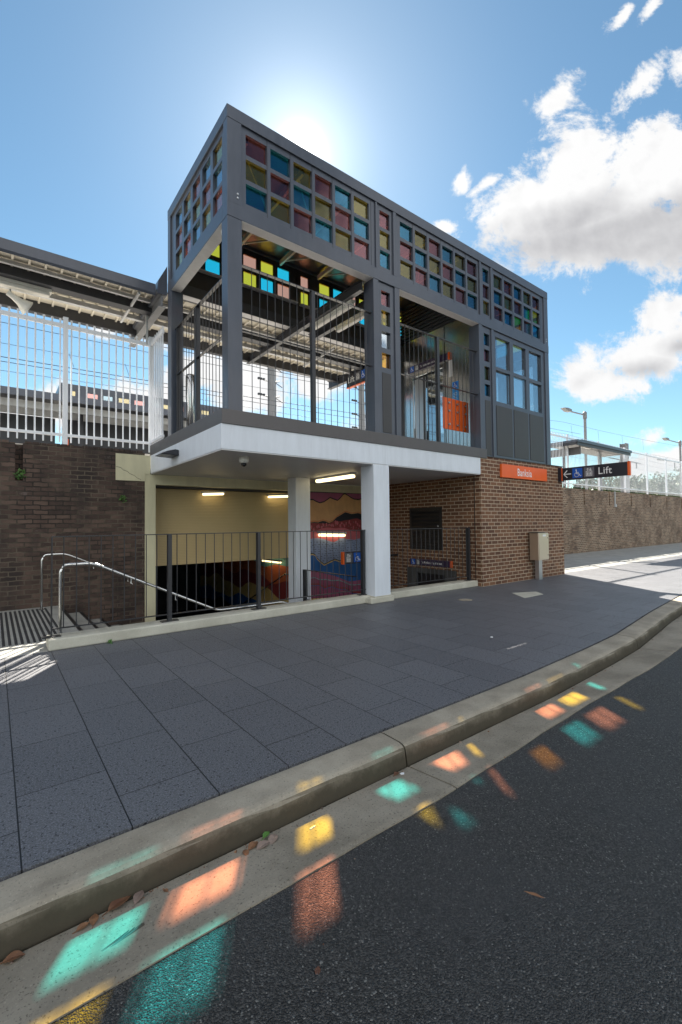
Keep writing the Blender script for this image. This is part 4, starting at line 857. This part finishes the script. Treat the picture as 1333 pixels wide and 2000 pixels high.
# white fences
def bay(b, x0, x1, y, z0, step=.131, zr=5.31, zb=3.2, n0=.1, rr_=.0135):
    x = x0+n0
    while x < x1-.05: b.tube([(x, y, z0+.05), (x, y, zr+.12)], rr_, 6); b.tube([(x, y, zr+.10), (x, y, zr+.128)], rr_*1.6, 6); x += step
def white_fence(label, x0, x1, posts, ztop=5.46, z0=3.02):
    t = thing('palisade_fence', label, 'fence', ((x0+x1)/2, 9.98, z0), 'white bar fences on top of the brick walls')
    b = MB(); b.box(x0, x1, 9.96, 10.0, 5.27, 5.345); part('top_rail', b, M['fencew'], t)
    b = MB(); b.box(x0, x1, 9.96, 10.0, 3.185, 3.235); part('bottom_rail', b, M['fencew'], t)
    for p_ in posts: b = MB(); b.box(p_-.04, p_+.04, 9.94, 10.02, z0, ztop); b.box(p_-.044, p_+.044, 9.936, 10.024, ztop, ztop+.015); part('post', b, M['fencew'], t)
    e = x0
    for p_ in list(posts)+[x1]:
        if p_-e > .3: b = MB(); bay(b, e, p_, 9.98, z0, rr_=.0135 if x0 < 3 else .0095); part('bar_panel', b, M['fencew'], t)
        e = p_
    return t
white_fence('white bar fence on the dark sooty wall left of the frame', -8.6, 2.66, [-8.55, -5.35, -2.14, 1.06, 2.62])
white_fence('long white bar fence on the brown wall right of the brick base', 14.4, 72, [14.45+3.2*i for i in range(18)])
t = thing('palisade_fence', 'short white fence return between the long fence and the charcoal frame', 'fence', (2.62, 9.5, 3.15), 'white bar fences on top of the brick walls')
b = MB(); y = 9.12
while y < 9.9: b.box(2.608, 2.632, y, y+.024, 3.16, 5.42); y += .13
part('bar_panel', b, M['fencew'], t); b = MB(); b.box(2.60, 2.64, 9.09, 9.93, 5.27, 5.345); b.box(2.60, 2.64, 9.09, 9.93, 3.2, 3.25); part('rails', b, M['fencew'], t)
# second platform with its own coloured frame
fp = thing('far_pavilion', 'second charcoal frame with coloured glass on the far platform behind the white fence', 'station building', (6.5, 26, 1.9))
b = MB(); b.box(2.45, 10.75, 25.0, 28.5, 8.12, 8.36); part('cap_beam', b, M['frame'], fp)
b = MB(); b.box(2.45, 10.75, 25.0, 25.15, 7.3, 7.55); part('lower_beam', b, M['frame'], fp)
def fpane(x, w, z0, z1, q): b = MB(); b.box(x, x+w, 25.03, 25.04, z0, z1); return part('pane', b, GLL[q], fpw)
cols = [(2.9, .18), (3.55, .5), (4.3, .42), (5.0, .5), (5.75, .5), (6.5, .45), (7.2, .45), (8.0, .3), (8.6, .45), (9.3, .45), (10.0, .4)]
b = MB(); e = 2.45
for x, w in cols: b.box(e, x, 25.0, 25.08, 7.55, 8.12); b.box(x, x+w, 25.0, 25.08, 7.55, 7.60); b.box(x, x+w, 25.0, 25.08, 7.72, 7.78); b.box(x, x+w, 25.0, 25.08, 8.04, 8.12); e = x+w
b.box(e, 10.75, 25.0, 25.08, 7.55, 8.12); fpw = part('window_frame', b, M['frame'], fp)
for i, (x, w) in enumerate(cols): fpane(x, w, 7.78, 8.04, 'YPCYPCYPCYP'[i]); fpane(x, w, 7.60, 7.72, 'CYPCYPCYPCY'[i])
b = MB(); b.box(2.45, 2.6, 25.08, 28.5, 7.55, 8.12); b.box(2.6, 10.7, 25.6, 25.7, 3.0, 8.1); part('wall', b, M['frame2'], fp)
b = MB()
for x in (4.6, 5.8, 7.0, 8.2): b.box(x, x+.8, 25.58, 25.6, 3.6, 5.2)
part('window', b, GL['W'], fp)
fr_ = thing('far_platform_roof', 'low dark platform roof on the far platform across the tracks', 'platform roof', (-2, 24, 1.9))
b = MB(); b.box(-30, 12.5, 22.6, 26.5, 7.02, 7.14); part('roof_sheet', b, M['frame2'], fr_); b = MB(); b.box(-30, 12.5, 22.5, 22.6, 6.88, 7.17); part('fascia', b, M['frame'], fr_)
b = MB(); b.box(-30, 12.5, 23.3, 23.4, 6.6, 6.9); b.box(-30, 12.5, 24.8, 24.9, 6.6, 6.9); part('beam', b, M['lampgrey'], fr_)
for x in (-27, -21, -15, -9, -3, 3.2, 9.2): b = MB(); b.box(x, x+.16, 24.6, 24.76, 3, 6.9); part('post', b, M['frame2'], fr_)
b = MB(); b.box(-30, 2.3, 25.6, 26.2, 3.0, 4.9); b.box(-30, 2.3, 25.5, 25.6, 5.3, 6.7); part('waiting_screen', b, M['frame2'], fr_)
b = MB(); b.box(2.6, 2.75, 24.5, 24.55, 5.0, 5.6); part('notice', b, M['orange'], fr_)
b = MB(); b.box(-40, 30, 22.4, 30, 1.9, 3.0); struct('far_platform', b, M['path'])
# right-hand shelter on the platform
sr = thing('platform_shelter', 'small dark flat roofed platform shelter beyond the lift sign', 'shelter', (23.4, 10.0, 3.02))
b = MB(); b.box(20.4, 26.4, 9.3, 10.8, 5.0, 5.10); b.box(21.0, 26.6, 9.4, 10.7, 5.10, 5.17); part('roof', b, M['frame'], sr)
b = MB(); b.box(20.45, 26.35, 9.35, 9.38, 4.86, 5.0); b.box(20.42, 20.45, 9.38, 10.78, 4.88, 5.0); part('fascia', b, M['frame2'], sr)
b = MB(); b.box(20.47, 26.3, 9.39, 10.75, 4.96, 4.998); part('underside', b, M['frame2'], sr)
b = MB(); b.box(20.9, 21.0, 9.45, 11.6, 4.5, 4.84); part('side_beam', b, M['band'], sr)
b = MB(); b.box(21.2, 22.2, 9.5, 9.62, 4.86, 4.95); part('light', b, M['pvcwhite'], sr)
for X in (21.6, 25.6): b = MB(); b.box(X, X+.1, 10.5, 10.6, 3.02, 4.96); part('post', b, M['frame2'], sr)
# street lamps along the platform
def lamp(label, x, y, zt, arm):
    t = thing('street_lamp', label, 'street lamp', (x, y, 3.0), 'grey lamps along the platform')
    b = MB(); b.tube([(x, y, 3.0), (x, y, zt)], .09, 10); b.lathe((x, y, zt-.45), [(.13, 0), (.13, .42), (.06, .5)], 10); part('pole', b, M['polegrey'], t)
    b = MB(); b.tube([(x, y, zt-.2), (x-arm, y+.1, zt-.2)], .045, 8); part('arm', b, M['polegrey'], t)
    b = MB(); b.ext([(x-arm, y-.1, zt-.28), (x-arm, y-.1, zt-.12), (x-arm-.5, y-.1, zt-.08), (x-arm-1.0, y-.1, zt-.14), (x-arm-.5, y-.1, zt-.30)], (0, .3, 0)); part('lamp_head', b, M['polegrey'], t, bevel=.02)
lamp('grey single arm lamp rising behind the small platform shelter', 31.8, 14, 8.9, 2.0); lamp('grey single arm lamp at the right edge above the long fence', 51.2, 14, 8.95, 3.2)
# steel mast, power poles, portal arm and overhead wires
t = thing('overhead_mast', 'short grey steel mast behind the long white fence', 'mast', (34, 12.5, 3)); b = MB(); b.box(33.9, 34.35, 12.3, 12.34, 3, 6.75); b.box(33.9, 34.35, 12.66, 12.7, 3, 6.75); b.box(34.1, 34.15, 12.34, 12.66, 3, 6.75); part('column', b, M['polegrey'], t)
b = MB(); b.bar((34.2, 12.5, 5.6), (36.4, 12.5, 5.6), .06, .06); b.bar((36.2, 12.5, 5.6), (36.2, 12.5, 5.2), .05, .05); part('arm', b, M['wire'], t)
def power_pole(label, x, y, zt, seed):
    t = thing('power_pole', label, 'power pole', (x, y, 1.9), 'grey power poles beyond the tracks')
    b = MB(); b.tube([(x, y, 1.9), (x, y, zt)], [.24, .17], 12); part('pole', b, M['polegrey'], t)
    for i in range(5):
        z = zt-.6-i*.78; b = MB(); b.tube([(x-.15, y, z), (x-.75, y-.1, z+.06)], .025, 6); b.tube([(x+.15, y, z+.05), (x+.62, y, z-.16)], .022, 6)
        for k_ in range(3): b.lathe((x-.75+.14*k_, y-.08, z-.0), [(.05, 0), (.07, .05), (.05, .1)], 8)
        b.tube([(x+.15, y, z+.02), (x+.52, y+.1, z+.17)], .03, 6); part('insulator_arm', b, M['wire'], t)
power_pole('grey power pole seen through the left half of the wide opening', 11.05, 20, 11.6, 1); power_pole('grey power pole seen beside the slim glass strip', 17.0, 20, 9.9, 2)
def wire(label, pts, r=.012, dr=()):
    b = MB(); P = []
    for a, c in zip(pts, pts[1:]):
        for i in range(12):
            s_ = i/12; q = Vector(a)*(1-s_)+Vector(c)*s_; q.z -= 4*s_*(1-s_)*.12; P.append(tuple(q))
    P.append(pts[-1]); b.tube(P, r*.62, 5)
    t = thing('overhead_wire', label, 'wire', pts[0], 'overhead railway wires'); part('cable', b, M['wire'], t)
    for x, z0, z1 in dr: bb = MB(); bb.tube([(x, pts[0][1], z0), (x+.15, pts[0][1], z1)], .008, 4); part('dropper', bb, M['wire'], t)
wire('topmost thin overhead wire passing just above the fence tops', [(-25, 17, 7.95), (5, 17, 7.75), (35, 17, 9.2), (63, 17, 10.0), (120, 17, 10)], .016, [(36.2, 9.1, 8.3), (41, 9.2, 8.4), (46, 9.35, 8.5), (51, 9.5, 8.5)])
wire('thin overhead wire crossing the fence below its top rail', [(-25, 17, 7.1), (5, 17, 7.15), (35, 17, 8.3), (63, 17, 8.4), (120, 17, 8.4)], .012)
wire('upper cable of the close pair crossing the middle of the left fence', [(-25, 17, 6.74), (5, 17, 6.72), (35, 17, 7.6), (120, 17, 7.6)], .02, [(3.6, 7.15, 6.72), (1.9, 7.15, 6.72)])
wire('lower cable of the close pair crossing the middle of the left fence', [(-25, 17, 6.60), (5, 17, 6.58), (35, 17, 7.1), (120, 17, 7.1)], .018)
wire('lowest thin overhead wire above the far platform roof', [(-25, 17, 6.05), (5, 17, 6.35), (35, 17, 6.6), (120, 17, 6.6)], .012)
wire('heavy overhead wire high across the wide opening', [(-10, 18, 8.6), (8.1, 18, 8.5), (15, 18, 8.8), (40, 18, 9)], .022, [(9.2, 8.5, 9.1), (12, 8.6, 9.2)])
t = thing('catenary_arm', 'slanting dark wire support arm above the long white fence', 'mast', (40, 14, 5.8)); b = MB(); b.bar((36.9, 14, 5.3), (45.5, 14, 9.0) if 0 else (38.5, 14, 7.45), .07, .07); b.bar((31.5, 14, 5.2), (38.5, 14, 7.4), .06, .06) if 0 else b.bar((35.5, 14, 6.1), (41.5, 14, 6.1), .04, .04); part('strut', b, M['wire'], t)
b = MB(); b.lathe((38.5, 14, 7.05), [(.08, 0), (.11, .1), (.08, .2), (.11, .3), (.06, .36)], 8); part('insulator', b, M['wire'], t)
t = thing('catenary_arm', 'small level dark wire support at the right edge above the fence', 'mast', (47, 14, 6.7)); b = MB(); b.bar((45.2, 14, 6.72), (51.5, 14, 6.95), .09, .09); b.bar((49.5, 14, 6.9), (49.5, 14, 6.3), .07, .07); part('strut', b, M['wire'], t)
# ------------------------------------------------------------------ trees
def tree(label, x, y, z0, h, w, seed, n=2600, group='trees beyond the long fence', lf=.16):
    rr = random.Random(seed); t = thing('tree', label, 'tree', (x, y, z0), group)
    b = MB(); b.tube([(x, y, z0), (x+rr.uniform(-.2, .2), y, z0+h*.35), (x+rr.uniform(-.3, .3), y, z0+h*.75)], [w*.045, w*.035, w*.012], 8)
    cl = []
    for i in range(13):
        a = rr.uniform(0, 6.28); rad = w*.5*math.sqrt(rr.random())*.8; hh = z0+h*rr.uniform(.38, .86)
        c = Vector((x+rad*math.cos(a), y+rad*math.sin(a), hh)); cl.append((c, w*rr.uniform(.14, .24)))
        b.tube([(x, y, z0+h*rr.uniform(.25, .5)), tuple(c)], [w*.015, w*.005], 5)
    part('trunk', b, M['bark'], t); b = MB()
    for i in range(n):
        c, r_ = cl[i % len(cl)]; d = Vector((rr.gauss(0, 1), rr.gauss(0, 1), rr.gauss(0, .8))).normalized()*r_*rr.uniform(.55, 1.15); q = c+d
        s_ = lf*rr.uniform(.6, 1.4); e1 = Vector((rr.gauss(0, 1), rr.gauss(0, 1), rr.gauss(0, 1))).normalized()*s_; e2 = e1.cross(Vector((rr.gauss(0, 1), rr.gauss(0, 1), rr.gauss(0, 1)))).normalized()*s_*.6
        b.add([q-e1, q+e2, q+e1, q-e2], [(0, 1, 2, 3)])
    part('crown', b, M['leaf'], t)
for i, (px_x, px_y, zt, w, lab) in enumerate([(62, 27, 5.4, 7, 'low spreading green tree nearest the lift sign behind the fence'), (74, 27, 6.4, 8, 'round green tree second from the lift sign behind the fence'), (86, 27, 6.6, 8, 'green tree with an uneven crown in the middle of the row behind the fence'),
    (104, 30, 9.6, 12, 'tallest broad tree at the right edge behind the fence'), (126, 32, 9.4, 12, 'distant broad tree farthest along the fence'), (52, 30, 4.6, 6, 'lowest dark tree just below the lift sign')]):
    tree(lab, px_x, px_y, 1.9, zt, w, 20+i, 2600, lf=.22)
for i, (x, y, h, w, lab) in enumerate([(21, -16.5, 7.5, 6, 'street tree across the road nearest the station'), (30, -16.8, 8.5, 7, 'taller street tree across the road'), (41, -16.5, 7, 6, 'street tree farthest along across the road')]):
    tree(lab, x, y, -.1, h, w, 40+i, 2200, 'street trees across the road', .22)
# ------------------------------------------------------------------ litter in the gutter
def leaf(label, x, y, z, l, rot, seed, mat='dry', curl=.28):
    rr = random.Random(seed); b = MB(); n = 6; c, s = math.cos(rot), math.sin(rot); vs = []
    for i in range(n+1):
        f = i/n; w = l*.30*math.sin(math.pi*min(1, f*1.03+.02))**.8; xx = (f-.5)*l; zz = l*curl*(.25*math.sin(f*3.1+rr.random())+.3*f*f)
        for j, sgn in enumerate((-1, 0, 1)): X, Y = xx, sgn*w; vs.append((x+X*c-Y*s, y+X*s+Y*c, z+zz+abs(sgn)*w*.3+.002))
    fs = []
    for i in range(n): fs += [(3*i, 3*i+1, 3*i+4, 3*i+3), (3*i+1, 3*i+2, 3*i+5, 3*i+4)]
    b.add(vs, fs); b.tube([vs[1], (vs[1][0]-c*l*.25, vs[1][1]-s*l*.25, z+.004)], .0012, 4)
    o = solo('dry_leaf', b, M[mat], label, 'leaf', 'dead leaves in the gutter'); md = o.modifiers.new('thick', 'SOLIDIFY'); md.thickness = .0008
GZ = -.126
for i, (x, y, l, r_, m, lab) in enumerate([(.43, 2.10, .10, .3, 'dry', 'large orange brown curled leaf against the kerb between the teal and orange light'), (.50, 2.085, .07, .9, 'dry2', 'grey brown leaf touching the large orange brown one'), (.33, 2.08, .06, 1.3, 'dry', 'narrow brown leaf standing near the teal light'),
    (.29, 2.07, .05, .2, 'dry', 'small orange leaf left of the narrow brown one'), (.07, 2.08, .07, -.2, 'dry', 'brown leaf alone at the left edge of the gutter'), (.60, 2.05, .03, 2, 'dry', 'tiny dark leaf at the tip of the teal light'),
    (1.02, 2.06, .07, .4, 'dry', 'reddish brown leaf uppermost in the small pile by the kerb'), (1.06, 2.03, .08, .1, 'dry2', 'pale brown leaf in the small pile by the kerb'), (.97, 2.04, .05, 1.4, 'dry', 'brown leaf at the left of the small pile by the kerb'), (1.12, 2.04, .08, .7, 'dry2', 'grey long leaf at the right of the small pile by the kerb'),
    (2.02, 2.08, .05, .2, 'dry', 'small dark leaf near the gutter joint'), (3.9, 2.16, .06, .5, 'dry2', 'pale leaf beside the farthest coral light'), (4.15, 2.14, .05, 1.2, 'dry', 'dark leaf beside the farthest yellow light'), (.90, 1.33, .035, .8, 'dry', 'tiny orange leaf on the asphalt under the coral light')]):
    leaf(lab, x, y, GZ if y > 1.7 else -.098, l, r_, i, m)
leaf('fresh green leaf on top of the small pile by the kerb', 1.10, 2.075, GZ+.012, .055, .5, 77, 'dry'); bpy.data.objects[[o.name for o in bpy.data.objects if o.get('label', '').startswith('fresh green')][0]].data.materials[0] = M['leaf2']
b = MB(); b.tube([(1.765, 1.07, -.094), (1.785, 1.03, -.090), (1.80, .985, -.094)], [.007, .009, .006], 6); solo('twig', b, M['dry'], 'brown splinter of wood lying on the asphalt', 'twig')
b = MB(); rn = random.Random(2)
for i in range(14): x0 = .40+rn.uniform(-.03, .03); b.tube([(x0-.05, 1.90+rn.uniform(-.008, .008)-.01, -.108), (x0+.05, 1.90+rn.uniform(-.008, .008)+.02, -.107)], .0016, 4)
solo('twig', b, M['bark'], 'bundle of dark dry needles lying in the teal light', 'twig')
b = MB(); b.tube([(1.30, 1.98, -.115), (1.335, 1.985, -.115)], .004, 8); solo('cigarette_butt', b, M['pvcwhite'], 'cigarette butt at the edge of the yellow light', 'litter')
for i, (x, y, r_, lab) in enumerate([(1.59, 1.16, .016, 'flat pale stone chip on the asphalt'), (1.90, 1.22, .007, 'tiny white stone chip on the asphalt'), (2.05, 2.06, .013, 'white crumpled scrap by the gutter joint'), (5.0, 3.4, .02, 'small white scrap on the pavers')]):
    b = MB(); rr = random.Random(i); z = -.1 if y < 1.7 else (GZ if y < 2.2 else 0); b.ext([(x+r_*rr.uniform(.7, 1.3)*math.cos(a), y+r_*rr.uniform(.7, 1.3)*math.sin(a), z) for a in (0, 1.1, 2.3, 3.5, 4.9)], (0, 0, r_*.4)); solo('stone_chip', b, M['letter'] if i else M['galv'], lab, 'litter', 'pale chips on the ground')

# windblown grit and crumbs of bark that collect at the foot of the kerb
b = MB(); rn = random.Random(11)
for i in range(420):
    x = rn.uniform(-.3, 11); e = lerp(EDGE, x)-.285; q = lerp(GUTE, x)
    near = rn.random() < .72; y = e-abs(rn.gauss(0, .022))-.004 if near else rn.choice((q+rn.gauss(0, .02), rn.uniform(1.0, e)))
    f = (e-y)/max(.05, e-q); z = -.128+.034*min(1, max(0, f)) if y > q else -.0985; r_ = rn.uniform(.0015, .006) if rn.random() < .93 else rn.uniform(.006, .012); a = rn.uniform(0, 6.28)
    b.m = rn.choice((0, 0, 1, 2)); v_ = [(x+r_*math.cos(a+k_*2.1)*rn.uniform(.6, 1.3), y+r_*math.sin(a+k_*2.1)*rn.uniform(.6, 1.3), z+.0005) for k_ in range(3)]+[(x, y, z+r_*.8)]
    b.add(v_, [(0, 2, 1), (0, 1, 3), (1, 2, 3), (2, 0, 3)])
o = solo('gutter_grit', b, [M['dry'], M['bark'], M['dry2']], 'loose grit and crumbs of bark strewn along the foot of the kerb', 'grit'); o['kind'] = 'stuff'
